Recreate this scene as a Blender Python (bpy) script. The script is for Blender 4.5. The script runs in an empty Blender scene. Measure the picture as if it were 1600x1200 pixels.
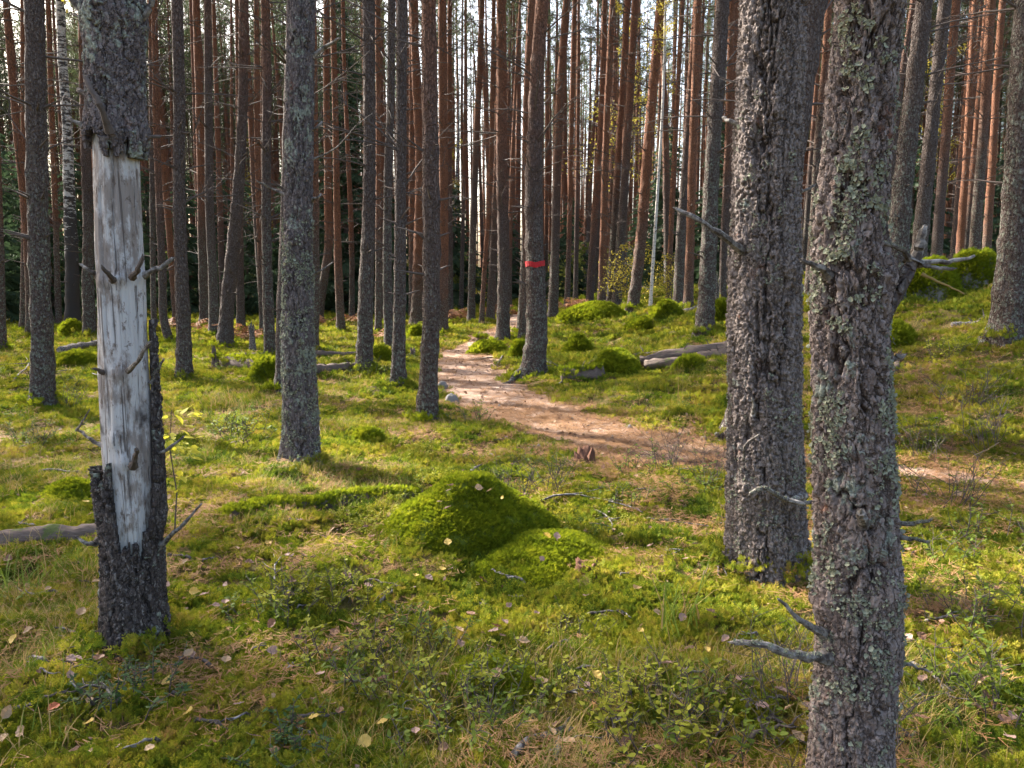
import bpy, math, random
import numpy as np
from mathutils import Vector, Matrix, Euler

R = math.radians
RNG = np.random.default_rng(7)
random.seed(7)
scene = bpy.context.scene
COL = scene.collection

# ------------------------------------------------------------------ camera, sky, sun, exposure
PITCH = R(8.0)
CAM = np.array([0.0, 0.0, 1.5])
FPX = 1209.0                                    # focal length in pixels of the 1600 wide photograph
cam = bpy.data.cameras.new('camera')
cam.sensor_width = 36.0
cam.lens = FPX / 1600 * 36
cam.clip_end = 2000
cam.clip_start = 0.05
camo = bpy.data.objects.new('camera', cam)
camo.location = CAM
camo.rotation_euler = (math.pi / 2 - PITCH, 0, 0)
COL.objects.link(camo)
scene.camera = camo

SUN_EL = R(36)
SUN_AZ = R(-52)                                 # measured from +Y, negative = to the left
sdir = Vector((math.sin(SUN_AZ) * math.cos(SUN_EL), math.cos(SUN_AZ) * math.cos(SUN_EL), math.sin(SUN_EL)))
world = bpy.data.worlds.new('World')
scene.world = world
world.use_nodes = True
nt = world.node_tree
bg = nt.nodes['Background']
sky = nt.nodes.new('ShaderNodeTexSky')
sky.sky_type = 'NISHITA'
sky.sun_disc = False
sky.sun_elevation = SUN_EL
sky.sun_rotation = SUN_AZ
sky.air_density = 1.0
sky.dust_density = 6.0
sky.ozone_density = 1.0
nt.links.new(sky.outputs[0], bg.inputs[0])
bg.inputs[1].default_value = 0.13
sl = bpy.data.lights.new('sun', 'SUN')
sl.energy = 5.0
sl.angle = R(0.55)
sl.color = (1.0, 0.95, 0.87)
so = bpy.data.objects.new('sun', sl)
so.rotation_euler = sdir.to_track_quat('Z', 'Y').to_euler()
so.location = (-30, 40, 40)
COL.objects.link(so)
scene.view_settings.view_transform = 'Standard'
scene.view_settings.look = 'None'
scene.view_settings.gamma = 1
scene.view_settings.exposure = 2.42
scene.cycles.use_denoising = True
scene.cycles.max_bounces = 8
scene.cycles.diffuse_bounces = 4
scene.cycles.transmission_bounces = 4
scene.cycles.sample_clamp_indirect = 8

# ------------------------------------------------------------------ numpy noise
def _h(ix, iy, iz, seed):
    n = (ix.astype(np.int64) * 374761393 + iy.astype(np.int64) * 668265263 + iz.astype(np.int64) * 2147483647 + seed * 1274126177) & 0xffffffff
    n = ((n ^ (n >> 13)) * 1274126177) & 0xffffffff
    n = ((n ^ (n >> 16)) * 2246822519) & 0xffffffff
    return ((n ^ (n >> 15)) & 0xffffff) / float(0xffffff)

def noise3(x, y, z, seed=0):
    x, y, z = np.broadcast_arrays(np.asarray(x, float), np.asarray(y, float), np.asarray(z, float))
    ix, iy, iz = np.floor(x), np.floor(y), np.floor(z)
    fx, fy, fz = x - ix, y - iy, z - iz
    u, v, w = [f * f * f * (f * (f * 6 - 15) + 10) for f in (fx, fy, fz)]
    out = 0
    for dx in (0, 1):
        for dy in (0, 1):
            for dz in (0, 1):
                out = out + _h(ix + dx, iy + dy, iz + dz, seed) * (u if dx else 1 - u) * (v if dy else 1 - v) * (w if dz else 1 - w)
    return out * 2 - 1

def fbm(x, y, z=0.0, seed=0, octv=4, gain=0.5):
    a, s, o = 1.0, 1.0, 0
    for k in range(octv):
        o = o + a * noise3(np.asarray(x) * s, np.asarray(y) * s, np.asarray(z) * s, seed + k * 17)
        a *= gain
        s *= 2.03
    return o

def sstep(a, b, x):
    t = np.clip((np.asarray(x, float) - a) / (b - a), 0, 1)
    return t * t * (3 - 2 * t)

# ------------------------------------------------------------------ terrain function
PATH = np.array([(9.0, 4.3), (5.5, 4.85), (3.6, 5.35), (1.9, 6.45), (1.0, 7.1), (0.25, 8.3), (-0.3, 10), (-0.72, 12), (-0.86, 14.5), (-0.68, 17.5), (-.35, 20.5), (0.1, 24), (1.0, 30), (1.5, 45)])
CP = np.array([(5.5, 4.7, .08), (3.6, 5.2, .03), (1.9, 6.5, 0), (0.2, 8.2, 0), (-.35, 10, 0), (-.8, 13, 0), (-.7, 17.5, 0), (0, 22, .05), (0.3, 11.3, 0.02),
               (1.2, 23, .2), (3.1, 20, .55), (3.24, 13, .47), (5.1, 8, .8), (3.1, 23, .56), (4.3, 20, .68), (5.9, 12, 1.12), (6.9, 12.5, 1.22), (9, 12, 1.35), (9, 20, 1.3),
               (7, 25, 1.1), (8, 6, .8), (8, 3, .5), (-3, 15, 0), (-8, 17, .05), (-10, 21, 0), (-6, 10, 0), (-6, 4, 0), (-2, 3, 0), (0, 3, 0), (2.5, 3, 0), (1, 4.5, 0),
               (-1.5, 6, 0), (-10, 10, .05), (-14, 25, 0), (0, 35, 0), (-15, 40, -.1), (15, 40, 1.2), (0, -5, 0), (8, -5, .2), (-8, -5, 0), (2.2, 10, .2), (1.7, 14, .16), (4.2, 10.2, .55),
               (5, 30, .7), (-25, 20, 0), (25, 20, 1.4), (0, 60, 0), (-25, 60, 0), (25, 60, .8), (-25, -15, 0), (25, -15, .5), (25, 5, 1.1)])
def _tps(r2):
    return np.where(r2 > 1e-9, r2 * np.log(np.maximum(r2, 1e-9)), 0)
_n = len(CP)
_A = np.zeros((_n + 3, _n + 3))
_A[:_n, :_n] = _tps(((CP[:, None, :2] - CP[None, :, :2]) ** 2).sum(-1)) + np.eye(_n) * 0.5
_A[:_n, _n] = 1
_A[:_n, _n + 1:] = CP[:, :2]
_A[_n:, :_n] = _A[:_n, _n:].T
_W = np.linalg.solve(_A, np.concatenate([CP[:, 2], [0, 0, 0]]))

def path_d(x, y):
    x = np.asarray(x, float); y = np.asarray(y, float)
    d = np.full(np.broadcast(x, y).shape, 1e9)
    for a, b in zip(PATH[:-1], PATH[1:]):
        ab = b - a
        t = np.clip(((x - a[0]) * ab[0] + (y - a[1]) * ab[1]) / (ab @ ab), 0, 1)
        d = np.minimum(d, np.hypot(x - a[0] - t * ab[0], y - a[1] - t * ab[1]))
    return d

def H(x, y):
    x = np.asarray(x, float); y = np.asarray(y, float)
    xc, yc = np.clip(x, -25, 25), np.clip(y, -15, 60)
    z = _W[_n] + _W[_n + 1] * xc + _W[_n + 2] * yc
    for i in range(_n):
        z = z + _W[i] * _tps((xc - CP[i, 0]) ** 2 + (yc - CP[i, 1]) ** 2)
    pm = 1 - sstep(0.45, 1.0, path_d(x, y))
    hum = 0.05 * fbm(x * 1.1, y * 1.1, 0.3, 3, 2) + 0.075 * np.abs(noise3(x * 2.3, y * 2.3, 1.7, 9)) + 0.040 * np.abs(noise3(x * 5.2, y * 5.2, 4.1, 12)) + .010 * noise3(x * 12, y * 12, 2.2, 15) - .03
    right = sstep(0.5, 3.5, x) * sstep(7, 10, y)
    hum = hum + right * 0.20 * np.abs(fbm(x * .9, y * .9, 7.7, 21, 2))
    return z + hum * (1 - 0.93 * pm) - 0.035 * pm

def Hs(x, y):
    return float(H(np.array([x]), np.array([y]))[0])

CP_, SP_ = math.cos(PITCH), math.sin(PITCH)
FWD = np.array([0, CP_, -SP_])
def ray(px, py):
    a, b = (px - 800) / FPX, -(py - 600) / FPX
    d = np.array([a, CP_ + b * SP_, -SP_ + b * CP_])
    return d / np.linalg.norm(d)
_TS = np.concatenate([np.arange(1.2, 8, .02), np.arange(8, 30, .06), np.arange(30, 90, .4)])
def hit(px, py):
    """the point of the terrain that lies under a pixel of the photograph"""
    d = ray(px, py)
    P = CAM + _TS[:, None] * d
    below = P[:, 2] < H(P[:, 0], P[:, 1])
    k = int(np.argmax(below)) if below.any() else len(_TS) - 1
    p = P[k]
    return np.array([p[0], p[1], Hs(p[0], p[1])])
def at(px, py, Y):
    d = ray(px, py)
    return CAM + d * ((Y - CAM[1]) / d[1])
def dep(p):
    return float((np.asarray(p) - CAM) @ FWD)
def proj(p):
    q = np.asarray(p) - CAM
    z = q @ FWD
    up = np.array([0, SP_, CP_])
    return 800 + FPX * q[0] / z, 600 - FPX * (q @ up) / z

# ------------------------------------------------------------------ mesh helpers
class MB:
    def __init__(s):
        s.v, s.f = [], []
    def tube(s, pts, rad, n=6, cap=True, tw=0.0):
        pts = [Vector(p) for p in pts]
        b0 = len(s.v)
        up = None
        for i, p in enumerate(pts):
            t = (pts[min(i + 1, len(pts) - 1)] - pts[max(i - 1, 0)])
            t = t.normalized() if t.length > 1e-9 else Vector((0, 0, 1))
            if up is None:
                up = Vector((1, 0, 0)) if abs(t.x) < .8 else Vector((0, 1, 0))
            a = t.cross(up).normalized()
            up = a.cross(t)
            r = rad[i] if hasattr(rad, '__len__') else rad
            for k in range(n):
                w = 2 * math.pi * k / n + tw
                s.v.append(tuple(p + a * (math.cos(w) * r) + up * (math.sin(w) * r)))
        for i in range(len(pts) - 1):
            for k in range(n):
                q = b0 + i * n
                s.f.append((q + k, q + (k + 1) % n, q + n + (k + 1) % n, q + n + k))
        if cap:
            s.f.append(tuple(b0 + k for k in reversed(range(n))))
            e = b0 + (len(pts) - 1) * n
            s.f.append(tuple(e + k for k in range(n)))
    def poly(s, pts):
        b = len(s.v)
        s.v += [tuple(p) for p in pts]
        s.f.append(tuple(range(b, b + len(pts))))
    def mesh(s, name, mat=None, smooth=False):
        me = bpy.data.meshes.new(name)
        me.from_pydata(s.v, [], s.f)
        if mat: me.materials.append(mat)
        if smooth: me.polygons.foreach_set('use_smooth', [True] * len(me.polygons))
        me.update()
        return me

def npmesh(name, verts, faces, mat=None, smooth=True, attrs=None):
    me = bpy.data.meshes.new(name)
    verts = np.asarray(verts, np.float32); faces = np.asarray(faces, np.int32)
    me.vertices.add(len(verts)); me.vertices.foreach_set('co', verts.ravel())
    k = faces.shape[1]
    me.loops.add(faces.size); me.loops.foreach_set('vertex_index', faces.ravel())
    me.polygons.add(len(faces))
    me.polygons.foreach_set('loop_start', np.arange(0, faces.size, k, dtype=np.int32))
    if smooth: me.polygons.foreach_set('use_smooth', np.ones(len(faces), bool))
    me.update(calc_edges=True)
    for nme, arr in (attrs or {}).items():
        a = me.attributes.new(nme, 'FLOAT', 'POINT')
        a.data.foreach_set('value', np.asarray(arr, np.float32))
    if mat: me.materials.append(mat)
    return me

def grid_faces(nr, nc, wrap):
    i, k = np.meshgrid(np.arange(nr - 1), np.arange(nc if wrap else nc - 1), indexing='ij')
    k2 = (k + 1) % nc
    return np.stack([i * nc + k, i * nc + k2, (i + 1) * nc + k2, (i + 1) * nc + k], -1).reshape(-1, 4)

def obj(name, me, parent=None, loc=None, rot=None, scale=None):
    o = bpy.data.objects.new(name, me)
    COL.objects.link(o)
    if parent is not None: o.parent = parent
    if loc is not None: o.location = loc
    if rot is not None: o.rotation_euler = rot
    if scale is not None: o.scale = scale if hasattr(scale, '__len__') else (scale,) * 3
    return o

def thing(name, label, cat, loc=(0, 0, 0), group=None, me=None):
    o = obj(name, me, loc=loc)
    tag(o, label, cat, group)
    return o
def tag(o, label, cat, group=None):
    o['label'] = label; o['category'] = cat
    if group: o['group'] = group
    return o

# ------------------------------------------------------------------ materials
class NT:
    def __init__(s, name):
        s.m = bpy.data.materials.new(name); s.m.use_nodes = True
        s.t = s.m.node_tree
        s.b = s.t.nodes['Principled BSDF']
        s.out = s.t.nodes['Material Output']
    def n(s, typ, **kw):
        nd = s.t.nodes.new(typ)
        for k, v in kw.items():
            if k.startswith('i_'):
                key = k[2:]
                nd.inputs[int(key) if key.isdigit() else key].default_value = v
            else: setattr(nd, k, v)
        return nd
    def l(s, a, b): s.t.links.new(a, b)
    def noise(s, vec, scale, detail=4, rough=.55, out=0):
        nd = s.n('ShaderNodeTexNoise'); nd.inputs['Scale'].default_value = scale
        nd.inputs['Detail'].default_value = detail; nd.inputs['Roughness'].default_value = rough
        if vec is not None: s.l(vec, nd.inputs['Vector'])
        return nd.outputs[out]
    def ramp(s, fac, stops, interp='LINEAR'):
        nd = s.n('ShaderNodeValToRGB'); cr = nd.color_ramp; cr.interpolation = interp
        while len(cr.elements) < len(stops): cr.elements.new(.5)
        for e, (p, c) in zip(cr.elements, stops):
            e.position = p; e.color = (*c, 1) if hasattr(c, '__len__') else (c, c, c, 1)
        s.l(fac, nd.inputs[0]); return nd.outputs[0]
    def mix(s, fac, a, b, blend='MIX'):
        nd = s.n('ShaderNodeMix', data_type='RGBA', blend_type=blend)
        for v, i in ((fac, 0), (a, 6), (b, 7)):
            if hasattr(v, 'is_linked'): s.l(v, nd.inputs[i])
            elif i == 0: nd.inputs[0].default_value = v
            else: nd.inputs[i].default_value = (*v, 1)
        return nd.outputs[2]
    def math(s, op, a, b=None, c=None, clamp=False):
        nd = s.n('ShaderNodeMath', operation=op, use_clamp=clamp)
        for i, v in enumerate((a, b, c)):
            if v is None: continue
            if hasattr(v, 'is_linked'): s.l(v, nd.inputs[i])
            else: nd.inputs[i].default_value = v
        return nd.outputs[0]
    def mrange(s, v, a, b, c=0, d=1):
        nd = s.n('ShaderNodeMapRange', interpolation_type='SMOOTHSTEP')
        s.l(v, nd.inputs[0])
        for i, q in enumerate((a, b, c, d)): nd.inputs[i + 1].default_value = q
        return nd.outputs[0]
    def attr(s, name): return s.n('ShaderNodeAttribute', attribute_name=name).outputs['Fac']
    def coord(s, which='Object', scale=None):
        o = s.n('ShaderNodeTexCoord').outputs[which]
        if scale is None: return o
        mp = s.n('ShaderNodeMapping'); mp.inputs['Scale'].default_value = scale
        s.l(o, mp.inputs['Vector']); return mp.outputs[0]
    def pos(s): return s.n('ShaderNodeNewGeometry').outputs['Position']
    def rnd(s): return s.n('ShaderNodeObjectInfo').outputs['Random']
    def bump(s, h, dist, strength=1.0, normal=None):
        nd = s.n('ShaderNodeBump'); nd.inputs['Strength'].default_value = strength; nd.inputs['Distance'].default_value = dist
        s.l(h, nd.inputs['Height'])
        if normal is not None: s.l(normal, nd.inputs['Normal'])
        return nd.outputs[0]
    def done(s, color, rough=.85, normal=None, trans=0.0, tcol=None, spec=.25):
        if hasattr(color, 'is_linked'): s.l(color, s.b.inputs['Base Color'])
        else: s.b.inputs['Base Color'].default_value = (*color, 1)
        if hasattr(rough, 'is_linked'): s.l(rough, s.b.inputs['Roughness'])
        else: s.b.inputs['Roughness'].default_value = rough
        s.b.inputs['Specular IOR Level'].default_value = spec
        if normal is not None: s.l(normal, s.b.inputs['Normal'])
        if trans > 0:
            tr = s.n('ShaderNodeBsdfTranslucent')
            c = tcol if tcol is not None else color
            if hasattr(c, 'is_linked'): s.l(c, tr.inputs[0])
            else: tr.inputs[0].default_value = (*c, 1)
            mx = s.n('ShaderNodeMixShader'); mx.inputs[0].default_value = trans
            s.l(s.b.outputs[0], mx.inputs[1]); s.l(tr.outputs[0], mx.inputs[2])
            s.l(mx.outputs[0], s.out.inputs['Surface'])
        return s.m

M = {}
def near_bark(name, plate_a, plate_b, inner, lich_amt, vs=(56, 56, 20), lich_col=(.22, .245, .19), red=(.20, .085, .05), redamt=.62):
    s = NT(name)
    co = s.coord('Object')
    crack, cell = s.attr('crack'), s.attr('cell')
    n1 = s.noise(co, 9, 5, .6)
    n2 = s.noise(co, 70, 5, .7)
    n3 = s.noise(s.coord('Object', (60, 60, 14)), 1, 4, .6)
    plate = s.mix(s.math('MULTIPLY_ADD', cell, .55, s.math('MULTIPLY', n1, .5), clamp=True), plate_a, plate_b)
    plate = s.mix(s.mrange(n1, redamt, redamt + .12), plate, red)
    plate = s.mix(s.mrange(n3, .35, .75, .0, .5), plate, inner)
    plate = s.mix(s.mrange(n2, .56, .70, 0, .6), plate, (.30, .275, .245))
    plate = s.mix(s.mrange(s.noise(co, 160, 4, .7), .50, .66, 0, .55), plate, inner)
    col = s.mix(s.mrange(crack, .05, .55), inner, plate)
    wv = s.n('ShaderNodeVectorMath', operation='ADD'); ws = s.n('ShaderNodeVectorMath', operation='SCALE'); ws.inputs['Scale'].default_value = 2.2
    s.l(s.noise(co, 22, 4, .65, 1), ws.inputs[0]); s.l(ws.outputs[0], wv.inputs[0])
    mpv = s.coord('Object', vs); s.l(mpv, wv.inputs[1])
    vc = s.n('ShaderNodeTexVoronoi', feature='F1'); s.l(wv.outputs[0], vc.inputs['Vector']); vc.inputs['Scale'].default_value = 1
    ve = s.n('ShaderNodeTexVoronoi', feature='DISTANCE_TO_EDGE'); s.l(wv.outputs[0], ve.inputs['Vector']); ve.inputs['Scale'].default_value = 1
    sr = s.n('ShaderNodeSeparateColor'); s.l(vc.outputs['Color'], sr.inputs[0])
    flake = sr.outputs[0]; fedge = s.mrange(ve.outputs['Distance'], .0, .10)
    vc2 = s.n('ShaderNodeTexVoronoi', feature='F1'); vc2.inputs['Scale'].default_value = 2.3; s.l(wv.outputs[0], vc2.inputs['Vector'])
    sr2 = s.n('ShaderNodeSeparateColor'); s.l(vc2.outputs['Color'], sr2.inputs[0])
    col = s.mix(s.mrange(flake, .15, .9, 0, .45), col, plate_b)
    col = s.mix(s.mrange(sr2.outputs[1], .6, .95, 0, .3), col, inner)
    col = s.mix(s.mrange(sr2.outputs[2], .72, .98, 0, .45), col, (.29, .255, .23))
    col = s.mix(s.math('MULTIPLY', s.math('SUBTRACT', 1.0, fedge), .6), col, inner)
    lm = s.mrange(s.math('ADD', s.noise(co, 6.5, 4, .6), s.math('MULTIPLY', s.noise(co, 45, 3, .6), .55)), lich_amt, lich_amt + .10)
    lm = s.math('MULTIPLY', lm, s.mrange(crack, .2, .7))
    lc = s.mix(n2, lich_col, (.34, .36, .29))
    col = s.mix(s.math('MULTIPLY', lm, .85), col, lc)
    fh = s.math('ADD', s.math('MULTIPLY', flake, fedge), s.math('MULTIPLY', sr2.outputs[0], .55))
    bm = s.bump(s.math('ADD', s.math('MULTIPLY', n2, .6), s.math('ADD', s.math('MULTIPLY', n3, .5), s.math('ADD', fh, s.math('MULTIPLY', lm, .4)))), .009, 1.0)
    M[name] = s.done(col, .9, bm, spec=.18)
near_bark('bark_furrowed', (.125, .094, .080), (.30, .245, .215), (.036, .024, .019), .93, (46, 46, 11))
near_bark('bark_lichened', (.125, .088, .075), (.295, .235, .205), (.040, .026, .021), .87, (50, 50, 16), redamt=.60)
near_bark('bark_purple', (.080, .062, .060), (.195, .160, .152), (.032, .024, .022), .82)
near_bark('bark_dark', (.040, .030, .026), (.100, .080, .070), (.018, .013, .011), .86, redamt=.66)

def pine_mat(name, z0, z1, low_a, low_b, hi_a, hi_b):
    s = NT(name)
    co = s.coord('Object')
    rnd = s.rnd()
    sep = s.n('ShaderNodeSeparateXYZ'); s.l(co, sep.inputs[0])
    z = sep.outputs[2]
    n1 = s.noise(co, 5, 5, .6); n2 = s.noise(co, 40, 5, .65)
    vo = s.n('ShaderNodeTexVoronoi', feature='DISTANCE_TO_EDGE'); vo.inputs['Scale'].default_value = 1
    wv = s.n('ShaderNodeVectorMath', operation='ADD')
    s.l(s.coord('Object', (34, 34, 13)), wv.inputs[0])
    nc = s.n('ShaderNodeVectorMath', operation='SCALE'); nc.inputs['Scale'].default_value = 1.6
    s.l(s.noise(co, 14, 3, .6, 1), nc.inputs[0]); s.l(nc.outputs[0], wv.inputs[1])
    s.l(wv.outputs[0], vo.inputs['Vector'])
    edge = s.mrange(vo.outputs['Distance'], .02, .22)
    zz = s.math('ADD', z, s.math('MULTIPLY', s.math('SUBTRACT', n1, .5), 3.0))
    zz = s.math('ADD', zz, s.math('MULTIPLY', s.math('SUBTRACT', rnd, .5), 3.4))
    t = s.mrange(zz, z0, z1)
    low = s.mix(n2, low_a, low_b)
    hi = s.mix(n2, hi_a, hi_b)
    col = s.mix(t, low, hi)
    n4 = s.noise(co, 75, 4, .7)
    col = s.mix(s.mrange(n4, .54, .68, 0, .65), col, s.mix(t, (.33, .30, .265), (.40, .22, .14)))
    col = s.mix(s.mrange(n2, .52, .36, 0, .75), col, s.mix(t, (.036, .026, .022), (.10, .042, .024)))
    lich = s.math('MULTIPLY', s.mrange(s.noise(co, 20, 5, .72), .50, .58), s.mrange(zz, 2.9, .4))
    col = s.mix(s.math('MULTIPLY', lich, .6), col, (.24, .28, .215))
    col = s.mix(s.math('MULTIPLY', s.math('SUBTRACT', 1.0, edge), .5), col, (.06, .035, .025))
    hgt = s.math('ADD', edge, s.math('MULTIPLY', n2, .7))
    M[name] = s.done(col, .9, s.bump(s.math('ADD', hgt, s.math('MULTIPLY', n4, .6)), .022, 1.0), spec=.15)
pine_mat('pine_bark', 2.4, 6.0, (.078, .058, .050), (.160, .122, .106), (.19, .080, .043), (.29, .135, .078))
pine_mat('pine_bark_grey', 5.0, 9.0, (.078, .060, .053), (.170, .137, .120), (.17, .082, .050), (.26, .13, .083))
pine_mat('pine_bark_red', .9, 3.6, (.10, .066, .052), (.18, .125, .10), (.215, .088, .046), (.32, .150, .085))

s = NT('deadwood'); co = s.coord('Object')
n = s.noise(s.coord('Object', (40, 40, 40)), 1, 5, .6)
c = s.mix(s.mrange(n, .35, .7), (.045, .034, .027), (.26, .235, .205))
n_ = s.noise(s.coord('Object'), 140, 3); c = s.mix(s.mrange(n_, .55, .7, 0, .6), c, (.04, .03, .025))
M['deadwood'] = s.done(c, .85, s.bump(n, .004, .8))
s = NT('twig_dark'); n = s.noise(s.coord('Object'), 30, 3)
M['twig_dark'] = s.done(s.mix(n, (.045, .034, .028), (.12, .095, .08)), .9)
s = NT('lichen'); n = s.noise(s.pos(), 60, 4)
c = s.mix(n, (.165, .175, .115), (.35, .355, .255))
M['lichen'] = s.done(c, .9, None, .15)
s = NT('bare_wood'); co = s.coord('Object')
st = s.noise(s.coord('Object', (55, 55, 3.0)), 1, 5, .65)
blot = s.noise(s.coord('Object', (7, 7, 3.2)), 1, 5, .62)
fl = s.noise(s.coord('Object', (48, 48, 16)), 1, 5, .72)
c = s.mix(st, (.26, .24, .225), (.56, .54, .52))
c = s.mix(s.mrange(s.math('ADD', blot, s.math('MULTIPLY', fl, .55)), .73, .86, 0, .8), c, s.mix(st, (.10, .072, .055), (.25, .20, .165)))
lines = s.noise(s.coord('Object', (120, 120, 1.6)), 1, 3, .6)
c = s.mix(s.mrange(lines, .60, .68, 0, .75), c, (.075, .058, .05))
c = s.mix(s.mrange(s.noise(s.coord('Object', (26, 26, 20)), 1, 5, .75), .60, .66, 0, .7), c, (.09, .062, .045))
c = s.mix(s.mrange(fl, .56, .66, 0, .8), c, (.12, .085, .065))
sepz = s.n('ShaderNodeSeparateXYZ'); s.l(co, sepz.inputs[0])
dz = s.math('ABSOLUTE', s.math('SUBTRACT', sepz.outputs[2], .93))
dark = s.math('MULTIPLY', s.mrange(dz, .13, .02), s.mrange(s.noise(s.coord('Object', (9, 9, 9)), 1, 4), .42, .62))
c = s.mix(dark, c, (.045, .034, .03))
c = s.mix(s.math('MULTIPLY', s.mrange(sepz.outputs[2], .62, .30), .35), c, (.17, .19, .12))
ck = s.n('ShaderNodeTexWave', wave_type='BANDS', bands_direction='X'); ck.inputs['Scale'].default_value = 5
ck.inputs['Distortion'].default_value = 1.5
M['bare_wood'] = s.done(c, .75, s.bump(s.math('SUBTRACT', s.math('ADD', st, s.math('MULTIPLY', fl, .7)), s.mrange(lines, .58, .68)), .006, 1.0), spec=.25)

s = NT('needles'); r = s.rnd(); n = s.noise(s.pos(), 1.3, 3)
c = s.mix(n, (.038, .062, .026), (.085, .115, .050))
c = s.mix(s.math('MULTIPLY', r, .35), c, (.11, .105, .045))
M['needles'] = s.done(c, .7, None, .35)
s = NT('spruce_needles'); n = s.noise(s.pos(), 1.1, 4)
c = s.mix(n, (.022, .042, .020), (.060, .095, .042))
M['spruce_needles'] = s.done(c, .7, None, .25)
def leafmat(name, a, b, tr=.45):
    s = NT(name); n = s.noise(s.pos(), 3.0, 3); c = s.mix(n, a, b)
    M[name] = s.done(c, .65, None, tr, spec=.15)
leafmat('birch_yellow', (.34, .26, .03), (.46, .40, .07))
leafmat('under_green', (.08, .12, .03), (.20, .20, .04))
leafmat('bilberry', (.055, .105, .014), (.17, .20, .024), .45)
leafmat('bilberry_yellow', (.17, .20, .018), (.33, .31, .035), .5)
leafmat('lingonberry', (.026, .052, .014), (.055, .095, .024), .25)
leafmat('sapling_leaf', (.34, .33, .03), (.50, .45, .05), .5)
leafmat('grass_green', (.085, .145, .02), (.20, .24, .03), .45)
leafmat('grass_dry', (.28, .17, .05), (.40, .30, .12), .35)
leafmat('bracken', (.25, .105, .05), (.38, .20, .095), .35)
for nm, a, b in (('yellow', (.42, .27, .05), (.52, .37, .10)), ('tan', (.29, .185, .095), (.38, .26, .15)), ('pink', (.23, .14, .105), (.31, .20, .155)), ('brown', (.13, .065, .038), (.20, .105, .06)), ('red', (.30, .07, .03), (.38, .13, .05))):
    s = NT('leaf_' + nm); n = s.noise(s.coord('Object'), 90, 3)
    M['leaf_' + nm] = s.done(s.mix(n, a, b), .6, s.bump(n, .002, .4), .25, spec=.3)

s = NT('moss'); p = s.pos(); r = s.rnd()
big = s.noise(p, 1.5, 4, .6); mid = s.noise(p, 4.5, 3, .6)
f = s.math('ADD', s.math('MULTIPLY', big, .70), s.math('ADD', s.math('MULTIPLY', mid, .40), s.math('MULTIPLY', r, .30)))
f = s.math('ADD', f, s.math('MULTIPLY', s.math('SUBTRACT', s.noise(p, 38, 2, .5), .5), .45))
c = s.ramp(f, [(.40, (.036, .064, .007)), (.55, (.100, .140, .010)), (.70, (.195, .210, .014)), (.86, (.290, .250, .026)), (1.0, (.27, .160, .045))])
M['moss'] = s.done(c, .8, None, .38, spec=.15)
s = NT('mound_moss'); p = s.pos(); r = s.rnd()
f = s.math('ADD', s.math('MULTIPLY', s.noise(p, 9, 4, .65), .75), s.math('MULTIPLY', r, .35))
c = s.ramp(f, [(.25, (.095, .135, .008)), (.52, (.190, .230, .010)), (.85, (.33, .33, .018))])
M['mound_moss'] = s.done(c, .8, None, .5, spec=.15)
s = NT('mound_soil'); n = s.noise(s.coord('Object'), 25, 4)
M['mound_soil'] = s.done(s.mix(n, (.070, .090, .010), (.130, .150, .014)), .95, s.bump(n, .02))
s = NT('needle_litter'); r = s.rnd(); n = s.noise(s.pos(), 20, 2)
M['needle_litter'] = s.done(s.mix(n, s.mix(r, (.17, .072, .026), (.36, .225, .105)), (.25, .12, .05)), .8, None, .1)

s = NT('forest_floor'); p = s.pos()
pm = s.attr('path')
n1 = s.noise(p, 1.1, 4); n2 = s.noise(p, 9, 6, .65); n3 = s.noise(p, 60, 5, .7)
gcol = s.ramp(s.math('ADD', s.math('MULTIPLY', n1, .55), s.math('MULTIPLY', n2, .45)), [(.34, (.030, .030, .010)), (.46, (.070, .060, .014)), (.56, (.115, .082, .026)), (.68, (.14, .080, .036))])
gcol = s.mix(s.mrange(n3, .50, .68, 0, .7), gcol, (.17, .115, .055))
lit = s.ramp(s.math('ADD', s.math('MULTIPLY', n2, .5), s.math('MULTIPLY', n3, .5)), [(.34, (.10, .055, .032)), (.5, (.23, .145, .09)), (.66, (.36, .26, .18))])
pmn = s.mrange(s.math('ADD', pm, s.math('MULTIPLY', s.math('SUBTRACT', n2, .5), .9)), .35, .65)
col = s.mix(pmn, gcol, lit)
M['forest_floor'] = s.done(col, .95, s.bump(s.math('ADD', n2, s.math('MULTIPLY', n3, .5)), .03, .9), spec=.1)
s = NT('path_litter'); p = s.pos()
n2 = s.noise(p, 7, 6, .65); n3 = s.noise(p, 75, 5, .75); n1 = s.noise(p, 1.6, 3)
lit = s.ramp(s.math('ADD', s.math('MULTIPLY', n2, .45), s.math('MULTIPLY', n3, .55)), [(.36, (.085, .048, .032)), (.45, (.235, .150, .102)), (.52, (.36, .25, .182)), (.62, (.53, .415, .33))])
lit = s.mix(s.mrange(n1, .45, .7, 0, .5), lit, (.20, .115, .072))
M['path_litter'] = s.done(lit, .95, s.bump(s.math('ADD', n2, n3), .014, .9), spec=.1)
s = NT('stone'); n = s.noise(s.coord('Object'), 8, 6, .7)
M['stone'] = s.done(s.mix(n, (.105, .095, .085), (.25, .232, .205)), .9, s.bump(n, .02))
s = NT('log_bark'); n = s.noise(s.coord('Object', (6, 60, 60)), 1, 5, .65); n2 = s.noise(s.coord('Object'), 7, 4)
c = s.mix(n, (.045, .030, .022), (.19, .142, .115)); c = s.mix(s.mrange(n2, .58, .66, 0, .8), c, (.085, .11, .02))
M['log_bark'] = s.done(c, .9, s.bump(n, .012))
s = NT('rot_wood'); n = s.noise(s.coord('Object', (50, 50, 10)), 1, 5, .65)
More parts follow.
